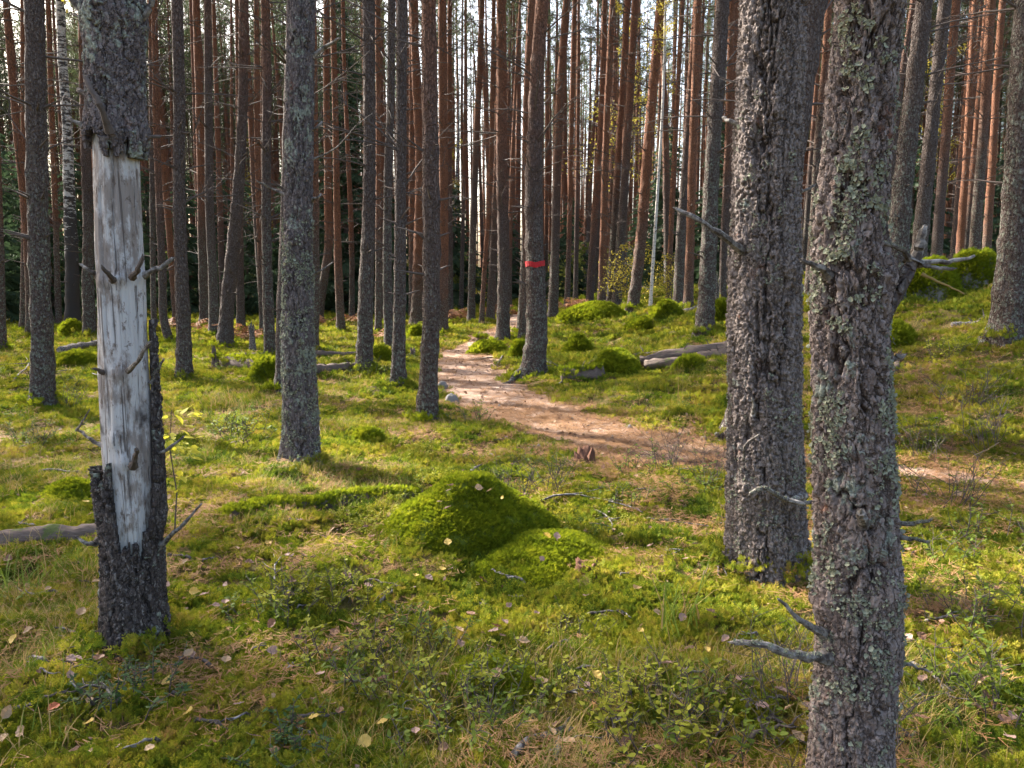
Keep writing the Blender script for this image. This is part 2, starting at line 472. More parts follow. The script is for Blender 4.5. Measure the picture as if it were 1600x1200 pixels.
M['rot_wood'] = s.done(s.mix(n, (.045, .022, .014), (.19, .085, .048)), .9, s.bump(n, .01))
s = NT('birch_bark'); co = s.coord('Object', (5, 5, 16)); n = s.noise(co, 1, 5, .7)
sep = s.n('ShaderNodeSeparateXYZ'); s.l(s.coord('Object'), sep.inputs[0])
thr = s.math('ADD', n, s.mrange(sep.outputs[2], 4.0, .4, 0, .28))
c = s.mix(s.mrange(thr, .47, .53), (.42, .41, .385), (.035, .03, .028))
M['birch_bark'] = s.done(c, .7, s.bump(thr, .012))
s = NT('birch_white'); n = s.noise(s.coord('Object', (9, 9, 30)), 1, 4, .7)
M['birch_white'] = s.done(s.mix(s.mrange(n, .56, .62), (.52, .49, .44), (.10, .075, .06)), .7)
s = NT('red_paint'); n = s.noise(s.coord('Object'), 60, 4)
nb_ = s.noise(s.coord('Object', (50, 50, 26)), 1, 5, .75)
M['red_paint'] = s.done(s.mix(s.mrange(nb_, .55, .66, 0, .85), s.mix(n, (.36, .012, .016), (.52, .022, .026)), (.12, .06, .05)), .7, s.bump(nb_, .02))

# ------------------------------------------------------------------ scatter by geometry nodes, only for uncountable stuff
PROTO = {}
def proto_coll(name, meshes):
    c = bpy.data.collections.new(name)
    for i, me in enumerate(meshes):
        c.objects.link(bpy.data.objects.new('%s_%02d' % (name, i), me))
    ng = bpy.data.node_groups.new('scatter_' + name, 'GeometryNodeTree')
    ng.interface.new_socket('Geometry', in_out='INPUT', socket_type='NodeSocketGeometry')
    ng.interface.new_socket('Geometry', in_out='OUTPUT', socket_type='NodeSocketGeometry')
    N = ng.nodes
    gi, go = N.new('NodeGroupInput'), N.new('NodeGroupOutput')
    ip = N.new('GeometryNodeInstanceOnPoints')
    ci = N.new('GeometryNodeCollectionInfo')
    ci.inputs['Collection'].default_value = c
    ci.inputs['Separate Children'].default_value = True
    ci.inputs['Reset Children'].default_value = True
    def na(nm, dt):
        q = N.new('GeometryNodeInputNamedAttribute'); q.data_type = dt; q.inputs['Name'].default_value = nm
        return [o for o in q.outputs if o.enabled][0]
    e2r = N.new('FunctionNodeEulerToRotation')
    L = ng.links
    L.new(gi.outputs[0], ip.inputs['Points'])
    L.new(ci.outputs[0], ip.inputs['Instance'])
    ip.inputs['Pick Instance'].default_value = True
    L.new(na('idx', 'INT'), ip.inputs['Instance Index'])
    L.new(na('rot', 'FLOAT_VECTOR'), e2r.inputs[0])
    L.new(e2r.outputs[0], ip.inputs['Rotation'])
    L.new(na('scl', 'FLOAT'), ip.inputs['Scale'])
    L.new(ip.outputs[0], go.inputs[0])
    PROTO[name] = (ng, len(meshes))

def scatter(name, coll, pts, rot, scl, idx=None, parent=None, label=None, cat=None):
    ng, k = PROTO[coll]
    pts = np.asarray(pts, np.float32)
    me = bpy.data.meshes.new(name)
    me.vertices.add(len(pts)); me.vertices.foreach_set('co', pts.ravel())
    a = me.attributes.new('rot', 'FLOAT_VECTOR', 'POINT'); a.data.foreach_set('vector', np.asarray(rot, np.float32).ravel())
    a = me.attributes.new('scl', 'FLOAT', 'POINT'); a.data.foreach_set('value', np.asarray(scl, np.float32))
    if idx is None: idx = RNG.integers(0, k, len(pts))
    a = me.attributes.new('idx', 'INT', 'POINT'); a.data.foreach_set('value', np.asarray(idx, np.int32))
    me.update()
    o = obj(name, me, parent)
    o['kind'] = 'stuff'
    if label: tag(o, label, cat)
    m = o.modifiers.new('scatter', 'NODES'); m.node_group = ng
    return o

def rvec(rng, s=1.0):
    v = rng.normal(size=3); return Vector(v / np.linalg.norm(v) * s)

def moss_proto(seed, n, rad, hmin, hmax, mat):
    rng = np.random.default_rng(seed); b = MB()
    for i in range(n):
        a = rng.uniform(0, 6.28); r = rad * math.sqrt(rng.uniform())
        p = Vector((math.cos(a) * r, math.sin(a) * r, -.006))
        h = rng.uniform(hmin, hmax)
        d = Vector((math.cos(a) * .5 * r / rad + rng.normal() * .45, math.sin(a) * .5 * r / rad + rng.normal() * .45, 1)).normalized()
        side = d.cross(rvec(rng)).normalized()
        tip = p + d * h
        w = .0020
        b.poly([p - side * w, p + side * w, tip])
        for k in range(4):
            t = .3 + .2 * k
            q = p + d * h * t
            L = h * .50 * (1.15 - t * .7)
            for sg in (-1, 1):
                e = (side * sg + d * .7 + rvec(rng, .25)).normalized() * L
                wv = d * (L * .26)
                b.poly([q, q + e * .5 + wv, q + e, q + e * .5 - wv])
    return b.mesh('moss_tuft', mat)
proto_coll('moss', [moss_proto(10 + i, 17, .05, .022 + .004 * (i % 3), .052 + .006 * (i % 3), M['moss']) for i in range(6)])
proto_coll('mound_moss', [moss_proto(30 + i, 18, .045, .022, .05, M['mound_moss']) for i in range(6)])

def blade(b, p, az, L, w, bend, rng, seg=4):
    d = Vector((math.cos(az), math.sin(az), 0)); sd = Vector((-d.y, d.x, 0))
    th = rng.uniform(.1, .5); q = Vector(p); pts = []
    for k in range(seg + 1):
        t = k / seg
        pts.append((q.copy(), w * (1 - t) ** .7))
        a = th + bend * t
        q = q + (d * math.sin(a) + Vector((0, 0, math.cos(a)))) * (L / seg)
    for k in range(seg):
        (a, wa), (c, wc) = pts[k], pts[k + 1]
        if k < seg - 1: b.poly([a - sd * wa, a + sd * wa, c + sd * wc, c - sd * wc])
        else: b.poly([a - sd * wa, a + sd * wa, c])
def grass_proto(seed, n, rad, lmin, lmax, w, mat, bend=(.6, 1.9)):
    rng = np.random.default_rng(seed); b = MB()
    for i in range(n):
        a = rng.uniform(0, 6.28); r = rad * math.sqrt(rng.uniform())
        blade(b, (math.cos(a) * r, math.sin(a) * r, -.01), rng.uniform(0, 6.28), rng.uniform(lmin, lmax), w * rng.uniform(.6, 1.2), rng.uniform(*bend), rng)
    return b.mesh('grass_tuft', mat)
proto_coll('grass', [grass_proto(50 + i, 14, .05, .05, .14, .0016, M['grass_green'] if i % 3 == 0 else M['grass_dry']) for i in range(6)])

def litter_proto(seed, n, rad, mat):
    rng = np.random.default_rng(seed); b = MB()
    for i in range(n):
        a = rng.uniform(0, 6.28); r = rad * math.sqrt(rng.uniform())
        p = Vector((math.cos(a) * r, math.sin(a) * r, rng.uniform(.0, .014)))
        az = rng.uniform(0, 6.28)
        for k in range(2):
            z = az + rng.normal() * .22; L = rng.uniform(.03, .055)
            d = Vector((math.cos(z), math.sin(z), rng.normal() * .12)); sd = Vector((-d.y, d.x, 0)) * .0012
            b.poly([p - sd, p + sd, p + d * L + sd * .6, p + d * L - sd * .6])
    return b.mesh('needle_litter', mat)
proto_coll('litter', [litter_proto(70 + i, 22, .09, M['needle_litter']) for i in range(5)])

# ------------------------------------------------------------------ ground sheet and path
def axis(lo, hi, n, c, tight):
    u = np.linspace(math.asinh((lo - c) / tight), math.asinh((hi - c) / tight), n)
    return c + tight * np.sinh(u)
gx = axis(-160, 160, 430, 0.2, 3.2)
gy = axis(-40, 300, 470, 3.6, 2.6)
GX, GY = np.meshgrid(gx, gy)
GZ = H(GX, GY)
pdm = 1 - sstep(.35, .95, path_d(GX, GY))
g = obj('ground', npmesh('ground', np.stack([GX, GY, GZ], -1).reshape(-1, 3), grid_faces(470, 430, False), M['forest_floor'], True, {'path': pdm.ravel()}))
g['kind'] = 'structure'
# the path: a strip of trodden needles laid on the ground
pp = []
for a, b in zip(PATH[:-1], PATH[1:]):
    m = max(2, int(np.hypot(*(b - a)) / .05))
    for t in np.linspace(0, 1, m, endpoint=False): pp.append(a + (b - a) * t)
pp = np.array(pp)
for _ in range(60): pp[1:-1] = (pp[:-2] + 2 * pp[1:-1] + pp[2:]) / 4
tg = np.gradient(pp, axis=0); tg /= np.linalg.norm(tg, axis=1)[:, None]
nn = np.stack([-tg[:, 1], tg[:, 0]], 1)
arc = np.arange(len(pp)) * .05
hw_l = .64 + .16 * fbm(arc * 1.3, 2.2, 0, 5, 3); hw_r = .64 + .16 * fbm(arc * 1.3, 8.2, 0, 6, 3)
nar = 1 - .74 * sstep(1.5, 3.2, pp[:, 0]); hw_l = hw_l * nar; hw_r = hw_r * nar
us = np.linspace(-1, 1, 23)
V = np.zeros((len(pp), 23, 3))
for k, u in enumerate(us):
    q = pp + nn * (u * np.where(u < 0, hw_l, hw_r))[:, None]
    e = 1 - abs(u) ** 4
    V[:, k, :2] = q
    V[:, k, 2] = H(q[:, 0], q[:, 1]) + .014 * e - .012 * (1 - e) + .006 * noise3(q[:, 0] * 9, q[:, 1] * 9, 0, 3)
po = obj('path', npmesh('path', V.reshape(-1, 3), grid_faces(len(pp), 23, False), M['path_litter']))
po['kind'] = 'structure'

# ------------------------------------------------------------------ ground cover
def wedge_points(y0, y1, dens, rng, margin=.8):
    xm = .74 * y1 + margin
    n = int(dens * (y1 - y0) * 2 * xm)
    x = rng.uniform(-xm, xm, n); y = rng.uniform(y0, y1, n)
    k = np.abs(x) < .74 * y + margin
    return x[k], y[k]
def cover(name, coll, bands, keep, label, cat, tilt=.15, lift=0.0):
    P, Rr, S = [], [], []
    for (y0, y1, dens, smin, smax) in bands:
        x, y = wedge_points(y0, y1, dens, RNG)
        k = keep(x, y) > RNG.uniform(size=len(x))
        x, y = x[k], y[k]
        P.append(np.stack([x, y, H(x, y) + lift], 1))
        Rr.append(np.stack([RNG.normal(size=len(x)) * tilt, RNG.normal(size=len(x)) * tilt, RNG.uniform(0, 6.28, len(x))], 1))
        S.append(RNG.uniform(smin, smax, len(x)))
    return scatter(name, coll, np.concatenate(P), np.concatenate(Rr), np.concatenate(S), label=label, cat=cat)
def moss_patch(x, y): return .34 + .66 * sstep(-.30, .10, fbm(x * 2.1, y * 2.1, 5, 35, 3))
def moss_keep(x, y):
    off = sstep(.50, .72, path_d(x, y) + .46 * sstep(1.3, 2.8, x) * (y < 8) + .20 * fbm(x * 2.2, y * 2.2, 0, 33, 2))
    return off * moss_patch(x, y)
def grass_keep(x, y):
    off = sstep(.55, .8, path_d(x, y))
    return off * sstep(-.05, .5, fbm(x * .9, y * .9, 9, 41, 3))
def lit_keep(x, y):
    on = 1 - sstep(.5, .9, path_d(x, y))
    return np.clip(on + .45 * sstep(-.1, .5, fbm(x * 1.1, y * 1.1, 2, 44, 3)) + .30 * (1 - moss_patch(x, y)), 0, 1)
cover('moss_carpet', 'moss', [(1.2, 3.2, 1500, .45, .9), (3.2, 6, 850, .6, 1.05), (6, 11, 330, .8, 1.4), (11, 24, 85, 1.2, 2.3), (24, 45, 12, 2.4, 4)], moss_keep, 'yellow-green feather moss covering the forest floor', 'moss')
cover('short_grass', 'grass', [(1.2, 3.5, 420, .6, 1.3), (3.5, 7, 200, .7, 1.4), (7, 14, 45, .9, 1.6), (14, 26, 10, 1.2, 2.2)], grass_keep, 'fine green and straw coloured grass between the moss', 'grass')
cover('needle_litter', 'litter', [(1.2, 4, 260, .8, 1.2), (4, 9, 260, .9, 1.4), (9, 24, 40, 1.2, 2.0)], lit_keep, 'fallen brown pine needles on path and moss', 'needles', .12, .022)

# ------------------------------------------------------------------ tree building blocks
def catmull(P, n):
    P = np.asarray(P, float)
    seg = np.linalg.norm(np.diff(P[:, :3], axis=0), axis=1); t = np.concatenate([[0], np.cumsum(seg)])
    if np.isscalar(n): u = np.linspace(0, t[-1], n)
    else: u = np.asarray(n) * t[-1]
    m = np.gradient(P, t, axis=0)
    i = np.clip(np.searchsorted(t, u, side='right') - 1, 0, len(t) - 2)
    h = (t[i + 1] - t[i])[:, None]; f = ((u - t[i])[:, None]) / h
    return (2 * f**3 - 3 * f**2 + 1) * P[i] + (f**3 - 2 * f**2 + f) * h * m[i] + (-2 * f**3 + 3 * f**2) * P[i + 1] + (f**3 - f**2) * h * m[i + 1]

def voro(u, v, nu, seed):
    iu, iv = np.floor(u), np.floor(v)
    f1 = np.full(u.shape, 9.0); f2 = np.full(u.shape, 9.0); cid = np.zeros(u.shape)
    for du in (-1, 0, 1):
        for dv in (-1, 0, 1):
            cu, cv = iu + du, iv + dv
            wu = np.mod(cu, nu)
            px = cu + .5 + .85 * (_h(wu, cv, cv * 0, seed) - .5); pv = cv + .5 + .85 * (_h(wu, cv, cv * 0 + 1, seed) - .5)
            d = np.hypot(u - px, v - pv)
            r = _h(wu, cv, cv * 0 + 2, seed)
            nf = d < f1
            f2 = np.where(nf, f1, np.minimum(f2, d)); cid = np.where(nf, r, cid); f1 = np.where(nf, d, f1)
    return f1, f2, cid

def bark(th, z, r0, cw, ch, depth, seed):
    """outward relief of furrowed bark over angle and height"""
    cx, cy = np.cos(th) * r0, np.sin(th) * r0
    k = 1 / (cw * 1.9)
    wx = .012 * fbm(cx * 40, cy * 40, z * 22, seed + 40, 3); wz = .03 * fbm(cx * 30, cy * 30, z * 14, seed + 41, 3)
    n1 = fbm((cx + wx) * k, (cy - wx) * k, (z + wz) * k * cw / ch * .9, seed, 3, .45)
    n2 = fbm((cx - wx) * k * 1.3, (cy + wx) * k * 1.3, (z - wz) * k * cw / ch * 2.3, seed + 60, 3, .5)
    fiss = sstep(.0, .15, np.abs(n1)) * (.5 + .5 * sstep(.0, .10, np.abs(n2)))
    nu = max(6, round(2 * math.pi * r0 / (cw * .8)))
    wu = .9 * fbm(cx * 24, cy * 24, z * 15, seed, 4, .6); wv = 1.1 * fbm(cx * 24, cy * 24, z * 14, seed + 5, 4, .6)
    f1, f2, cid = voro(th / (2 * math.pi) * nu + wu, z / (ch * .55) + wv, nu, seed)
    nu2 = nu * 2
    g1, g2, c2 = voro(th / (2 * math.pi) * nu2 + wu * 2.2, z / (ch * .24) + wv * 2.0, nu2, seed + 3)
    pl = sstep(.0, .09, f2 - f1)
    fine = sstep(.0, .12, g2 - g1)
    d = depth * (.80 * fiss + fiss * (.50 * cid * (.4 + .6 * pl) + .40 * c2 * (.3 + .7 * fine)) + .16 * fbm(cx * 110, cy * 110, z * 85, seed + 8, 2, .7) + .07 * (_h(np.round(th * 400), np.round(z * 3000), th * 0, seed) - .5) - .8)
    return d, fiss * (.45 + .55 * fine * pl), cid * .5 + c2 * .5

def near_trunk(name, C, segs, zfine, nfine, mat, cw, ch, depth, seed, knots=(), flare=.28, zlo=None):
    """C: rows (x, y, z, r) in world units from base to tip; a close trunk with bark relief in its surface"""
    base = C[0, :3]
    C = C.copy(); C[:, :3] -= base
    L = catmull(C, 600)
    zf = np.concatenate([np.linspace(-.12, zfine, nfine), np.linspace(zfine, C[-1, 2], 26)[1:]])
    X, Y, Rr = [np.interp(zf, L[:, 2], L[:, k]) for k in (0, 1, 3)]
    th = np.linspace(0, 2 * math.pi, segs, endpoint=False)
    TH, ZZ = np.meshgrid(th, zf)
    rr = np.repeat(Rr[:, None], segs, 1)
    fl = 1 + flare * np.exp(-np.maximum(ZZ, 0) / .14) * (1 + .5 * np.cos(TH * 5 + seed) + .3 * np.cos(TH * 3 + 2 * seed))
    d, crack, cell = bark(TH, ZZ, float(Rr[0]), cw, ch, depth, seed)
    fade = np.where(ZZ > zfine, .5, 1.0)
    lump = .035 * rr * fbm(np.cos(TH) * 1.2, np.sin(TH) * 1.2, ZZ * 2.2, seed + 2, 2)
    rr = rr * fl + d * fade + lump
    for (kt, kz, amp, sg) in knots:
        dt = np.abs((TH - kt + math.pi) % (2 * math.pi) - math.pi) * float(Rr[0])
        rr = rr + amp * np.exp(-(dt**2 + (ZZ - kz)**2) / sg**2)
    V = np.stack([X[:, None] + np.cos(TH) * rr, Y[:, None] + np.sin(TH) * rr, ZZ], -1)
    me = npmesh(name, V.reshape(-1, 3), grid_faces(len(zf), segs, True), mat, False, {'crack': crack.ravel(), 'cell': cell.ravel()})
    return me, (zf, X, Y, V)

def lichen_mesh(spots, seed):
    """spots: (point, normal, size) - crinkled leafy lobes standing off the bark"""
    rng = np.random.default_rng(seed); b = MB()
    for p, nrm, sz in spots:
        p = Vector(p); nv = Vector(nrm).normalized()
        for j in range(rng.integers(2, 5)):
            c = p + rvec(rng, sz * 1.1); c -= nv * ((c - p).dot(nv)) * .85
            ax = (nv + rvec(rng, .95)).normalized()
            u = ax.cross(rvec(rng)).normalized(); w = ax.cross(u)
            s_ = sz * rng.uniform(.25, .8); ring = []
            m = 6
            for k in range(m):
                a = 6.283 * k / m; q = s_ * rng.uniform(.35, 1.2)
                ring.append(c + u * (math.cos(a) * q) + w * (math.sin(a) * q) + ax * (s_ * rng.uniform(-.1, .7)) + nv * .002)
            i0 = len(b.v); b.v.append(tuple(c + nv * .001)); b.v += [tuple(q) for q in ring]
            for k in range(m): b.f.append((i0, i0 + 1 + k, i0 + 1 + (k + 1) % m))
    return b.mesh('lichen', M['lichen'])

def trunk_mesh(C, segs, rings, mat, seed, flare=.35):
    base = C[0, :3]; C = C.copy(); C[:, :3] -= base
    u = np.linspace(0, 1, rings) ** 1.35
    L = catmull(C, u)
    th = np.linspace(0, 2 * math.pi, segs, endpoint=False)
    TH, ZZ = np.meshgrid(th, L[:, 2]); rr = np.repeat(L[:, 3][:, None], segs, 1)
    rr = rr * (1 + flare * np.exp(-np.maximum(ZZ, 0) / .16) * (1 + .45 * np.cos(TH * 4 + seed)))
    if segs >= 24: rr = rr * (1 + .055 * fbm(np.cos(TH) * 5 + seed, np.sin(TH) * 5, ZZ * 9, seed + 5, 3, .65))
    rr = rr * (1 + .06 * fbm(np.cos(TH) * 1.5 + seed, np.sin(TH) * 1.5, ZZ * 2.5, seed, 3) + .11 * np.sin(ZZ * 6.3 + seed + .4 * np.sin(TH + seed)) ** 16)
    V = np.stack([L[:, 0][:, None] + np.cos(TH) * rr, L[:, 1][:, None] + np.sin(TH) * rr, ZZ], -1)
    V[0, :, 2] -= .15
    return npmesh('trunk', V.reshape(-1, 3), grid_faces(rings, segs, True), mat, segs < 24), L

def branch_mesh(seed, L, r, sub, mat, n=5, up=.25):
    """a dead side branch that leaves along +X"""
    rng = np.random.default_rng(seed); b = MB()
    k = 7 if L > .3 else 4
    p = Vector((-.03, 0, 0)); d = Vector((1, 0, up + rng.normal() * .15)).normalized(); pts = [p.copy()]
    for i in range(k):
        d = (d + rvec(rng, .13) + Vector((0, 0, -.03))).normalized(); p = p + d * ((L + .03) / k); pts.append(p.copy())
    b.tube(pts, [r * (1 - .8 * i / k) for i in range(k + 1)], n)
    for j in range(sub):
        i = int(rng.integers(2, k)); q = pts[i]
        e = (pts[i] - pts[i - 1]).normalized()
        f = (e + rvec(rng, .9)).normalized(); l = L * rng.uniform(.18, .45)
        b.tube([q, q + f * l * .5 + rvec(rng, l * .06), q + f * l], [r * .4, r * .3, r * .12], 4)
    return b.mesh('dead_branch', mat)
STUBS = [branch_mesh(200 + i, .09 + .035 * i, .018, 0, M['twig_dark']) for i in range(6)]
LONGS = [branch_mesh(220 + i, 1.0, .014, 3 + i % 4, M['twig_dark'], 4, .15 + .14 * (i % 4)) for i in range(9)]

def crown_mesh(seed, h, rad, nb):
    """upper live part of a Scots pine: limbs with brushes of needles, local z from 0"""
    rng = np.random.default_rng(seed); w, nd = MB(), MB()
    for i in range(nb):
        t = (i + rng.uniform()) / nb; z = h * (t ** .85)
        az = rng.uniform(0, 6.283); L = rad * (1.05 - .72 * t ** 1.5) * rng.uniform(.55, 1.15)
        el = .05 + .75 * t + rng.normal() * .15
        d = Vector((math.cos(az) * math.cos(el), math.sin(az) * math.cos(el), math.sin(el)))
        p0 = Vector((0, 0, z)); p1 = p0 + d * L * .55; p2 = p1 + (d + Vector((0, 0, .25))).normalized() * L * .45
        w.tube([p0, p1, p2], [.022, .014, .005], 4, False)
        for k in range(int(5 + L * 5)):
            u = rng.uniform(.3, 1.05); q = p0.lerp(p1, u / .55) if u < .55 else p1.lerp(p2, (u - .55) / .45)
            c = q + rvec(rng, .10 + .32 * L * rng.uniform(.15, .8) * .6)
            w.tube([q, c], [.006, .003], 3, False)
            ax = (d + rvec(rng, .8) + Vector((0, 0, .3))).normalized()
            for m in range(15):
                e = (ax * rng.uniform(.1, 1.0) + rvec(rng, 1.0)).normalized() * rng.uniform(.11, .22)
                sd = e.cross(rvec(rng)).normalized() * .010
                s0 = c + ax * rng.uniform(-.12, .12)
                nd.poly([s0 - sd, s0 + sd, s0 + e])
    return w.mesh('crown_limbs', M['pine_bark_red']), nd.mesh('crown_needles', M['needles'])
CROWNS = [crown_mesh(300 + i, 7.0, 1.7 + .2 * (i % 3), 27) for i in range(5)]
DENSE = [crown_mesh(320 + i, 9.0, 2.3 + .2 * (i % 3), 58) for i in range(4)]

def add_crown(root, p, k, sc, rz, src=None):
    src = src or CROWNS
    limb = obj('crown', src[k][0], root, p, (0, 0, rz), sc)
    obj('needle_foliage', src[k][1], limb)['kind'] = 'stuff'
    limb['kind'] = 'stuff'

def add_dead_branches(root, L, rng, z0, z1, stub_to, ymin=None, dens=1.0, lmax=1.5):
    z = z0 + rng.uniform(0, .4)
    while z < z1:
        p = np.array([np.interp(z, L[:, 2], L[:, k]) for k in (0, 1, 3)])
        for j in range(int(rng.integers(2, 6) * dens + .5)):
            az = rng.uniform(0, 6.283)
            if z < stub_to or rng.uniform() < .22:
                me, sc = STUBS[rng.integers(0, 6)], rng.uniform(.8, 1.5)
            else:
                me = LONGS[rng.integers(0, 9)]; sc = rng.uniform(.35, lmax) * min(1, .5 + .12 * z)
            zz = z + rng.normal() * .03
            o = obj('dead_branch', me, root, (p[0] + math.cos(az) * p[2] * .8, p[1] + math.sin(az) * p[2] * .8, zz), (rng.normal() * .2, rng.normal() * .12 - .05, az), (sc, min(sc, 1.0) ** .5, min(sc, 1.0) ** .5))
        z += rng.uniform(.35, .6)

HT = 17.5
def centre(pts, Y=None, ht=HT):
    """pixel centre line with widths -> world rows x, y, z, r at the tree's own distance"""
    b = hit(pts[0][0], pts[0][1]) if Y is None else None
    Y = b[1] if Y is None else Y
    rows = []
    for i, (px, py, w) in enumerate(pts):
        p = at(px, py, Y)
        if i == 0: p[2] = Hs(p[0], p[1])
        rows.append([p[0], p[1], p[2], w * dep(p) / FPX / 2])
    rows = np.array(rows)
    a, c = rows[-2], rows[-1]
    sl = (c[:3] - a[:3]) / max(c[2] - a[2], .1)
    z, r, q = c[2], c[3], c[:3].copy()
    top = rows[0, 2] + ht
    m = 4
    for k in range(1, m + 1):
        zz = z + (top - z) * k / m
        q = q + np.array([sl[0] * .8 ** k, sl[1], 1]) * ((top - z) / m); q[2] = zz
        rows = np.vstack([rows, [*q, max(r * (1 - k / m), .012)]])
    return rows

def collar(root, base, r, seed, n=46, hi=.10):
    rng = np.random.default_rng(seed); a = rng.uniform(0, 6.283, n); u = rng.uniform(0, 1, n) ** 2
    q = r * (1.75 - .62 * u) * rng.uniform(.95, 1.15, n); x, y = np.cos(a) * q, np.sin(a) * q
    z = np.where(u < .4, H(x + base[0], y + base[1]) - base[2], u * hi)
    sc = max(.8, min(2.2, dep(base) / 7))
    scatter('moss', 'mound_moss' if seed % 2 else 'moss', np.stack([x, y, z], 1), np.stack([-np.sin(a) * .7 * u, np.cos(a) * .7 * u, a], 1), rng.uniform(.7, 1.25, n) * sc, parent=root)
tree_no = [0]
def pine(label, pts, mat='pine_bark', Y=None, segs=22, rings=64, group=None, bz=1.4, stub=2.6, dens=1.0, crown=True, ht=None, cat='pine tree'):
    i = tree_no[0]; tree_no[0] += 1
    rng = np.random.default_rng(1000 + i)
    if Y is None and hit(pts[0][0], pts[0][1])[1] > 33:      # foot hidden behind a rise: distance from the trunk's thickness
        Y = min(30.0, .27 * FPX / pts[0][2])
    C = centre(pts, Y, ht or rng.uniform(16.5, 19))
    C[1:, 1] += (C[1:, 2] - C[0, 2]) * rng.normal() * .012
    root = thing('pine_tree', label, cat, C[0, :3], group)
    me, L = trunk_mesh(C, segs, rings, M[mat], i)
    obj('trunk', me, root)
    if C[0, 1] < 22: collar(root, C[0, :3], C[0, 3] * 1.15, i)
    add_dead_branches(root, L, rng, bz * rng.uniform(.6, 1.2), min(10.0, 2.8 + .36 * C[0, 1]), stub * rng.uniform(.7, 1.1), dens=dens)
    if crown:
        zc = rng.uniform(10, 11.5); p = [np.interp(zc, L[:, 2], L[:, k]) for k in (0, 1)]
        add_crown(root, (p[0], p[1], zc), i % 5, (L[-1, 2] - zc) / 7.0 * rng.uniform(.95, 1.1), rng.uniform(0, 6.28))
    return root, C, L

# ------------------------------------------------------------------ the four close trunks
def px_branch(root, base, pts, r0, r1, mat='deadwood', name='dead_branch', sub=0, seed=0, n=7, lich=False):
    """pts: (px, py, Y) in the photograph with the distance at which each point stands"""
    W = [Vector(at(*p)) - Vector(base) for p in pts]
    k = max(4, len(W) * 3)
    P = catmull(np.array([[*w, 0] for w in W]), k)[:, :3]
    rng = np.random.default_rng(seed + int(pts[0][0]))
    P[1:-1] += rng.normal(size=(k - 2, 3)) * min(.0022, r0 * .22)
    b = MB(); b.tube(P, [(r0 + (r1 - r0) * i / (k - 1)) * rng.uniform(.8, 1.15) * (1.6 if i == 0 else 1.2 if i == 1 else 1) for i in range(k)], n)
    e_ = Vector(P[-1] - P[-2]).normalized() * r1 * 1.6; b.tube([Vector(P[-1]) - e_ * .2, Vector(P[-1]) + e_ + rvec(rng, r1 * .5)], [r1 * .75, r1 * .2], 5)
    for j in range(sub):
        i = int(rng.integers(k // 3, k - 1)); q = Vector(P[i]); l = np.linalg.norm(P[-1] - P[0]) * rng.uniform(.2, .4)
        d = (Vector(P[-1] - P[0]).normalized() + rvec(rng, .9)).normalized()
        b.tube([q, q + d * l * .5 + rvec(rng, l * .08), q + d * l], [r1 * .8, r1 * .6, r1 * .25], 4)
    o = obj(name, b.mesh(name, M[mat], False), root)
    if lich:
        sp = [(P[i] + (P[i + 1] - P[i]) * rng.uniform() + np.array([0, -.5, .6]) * (r0 + (r1 - r0) * i / k) * .9, (rng.normal() * .6, -.7, .6), r0 * .42) for i in rng.integers(0, k - 1, 60)]
        lo = obj('lichen', lichen_mesh(sp, seed), o); lo['kind'] = 'stuff'
    return o

def lichen_on(root, info, n, zr, thr, size, seed, cen=None):
    zf, X, Y, V = info
    rng = np.random.default_rng(seed)
    i = rng.integers(0, len(zf), n * 60); k = rng.integers(0, V.shape[1], n * 60)
    p = V[i, k]; nr = np.stack([p[:, 0] - X[i], p[:, 1] - Y[i], np.zeros(len(i))], 1)
    w = .62 * fbm(p[:, 0] * 13, p[:, 1] * 13, p[:, 2] * 10, seed, 3, .6) + .30 * fbm(p[:, 0] * 45, p[:, 1] * 45, p[:, 2] * 36, seed + 3, 2)
    if cen is not None: w = w + np.max([np.exp(-((p[:, 2] - c) / .12) ** 2) for c in cen], 0) * .30
    ok = (zf[i] > zr[0]) & (zf[i] < zr[1]) & (nr[:, 1] < .05) & (w > thr)
    q = np.nonzero(ok)[0][:n]
    sp = [(p[j], nr[j], size * rng.uniform(.35, 1.1)) for j in q]
    o = obj('lichen', lichen_mesh(sp, seed), root); o['kind'] = 'stuff'

# right-hand foreground pine
YD = 1.95
CD = centre([(1328, 1290, 118), (1330, 1150, 108), (1341, 1000, 114), (1336, 800, 111), (1330, 600, 105), (1326, 400, 97), (1342, 200, 92), (1358, 0, 89)], YD)
rD = thing('pine_tree', 'nearest pine at right, cut off by the bottom edge, crusted with pale green lichen', 'pine tree', CD[0, :3])
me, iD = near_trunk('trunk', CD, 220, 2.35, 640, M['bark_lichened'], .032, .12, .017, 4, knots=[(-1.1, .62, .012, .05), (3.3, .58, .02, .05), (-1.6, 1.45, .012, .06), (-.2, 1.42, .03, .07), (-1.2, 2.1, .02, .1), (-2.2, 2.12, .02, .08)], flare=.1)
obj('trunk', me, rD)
lichen_on(rD, iD, 3000, (.15, 2.4), .24, .0115, 11, cen=(.95, 1.1, 1.32, 1.5))
B = CD[0, :3]
px_branch(rD, B, [(1372, 500, YD - .03), (1400, 462, YD - .03), (1428, 408, YD)], .021, .016, 'pine_bark_grey')
px_branch(rD, B, [(1426, 412, YD), (1437, 385, YD), (1442, 360, YD)], .015, .011, sub=1)
px_branch(rD, B, [(1428, 410, YD), (1405, 388, YD - .04), (1366, 376, YD - .06)], .008, .004, lich=True)
px_branch(rD, B, [(1430, 410, YD), (1470, 410, YD + .02), (1522, 400, YD + .06)], .008, .004)
px_branch(rD, B, [(1432, 412, YD), (1460, 418, YD - .02), (1490, 420, YD - .04)], .006, .004)
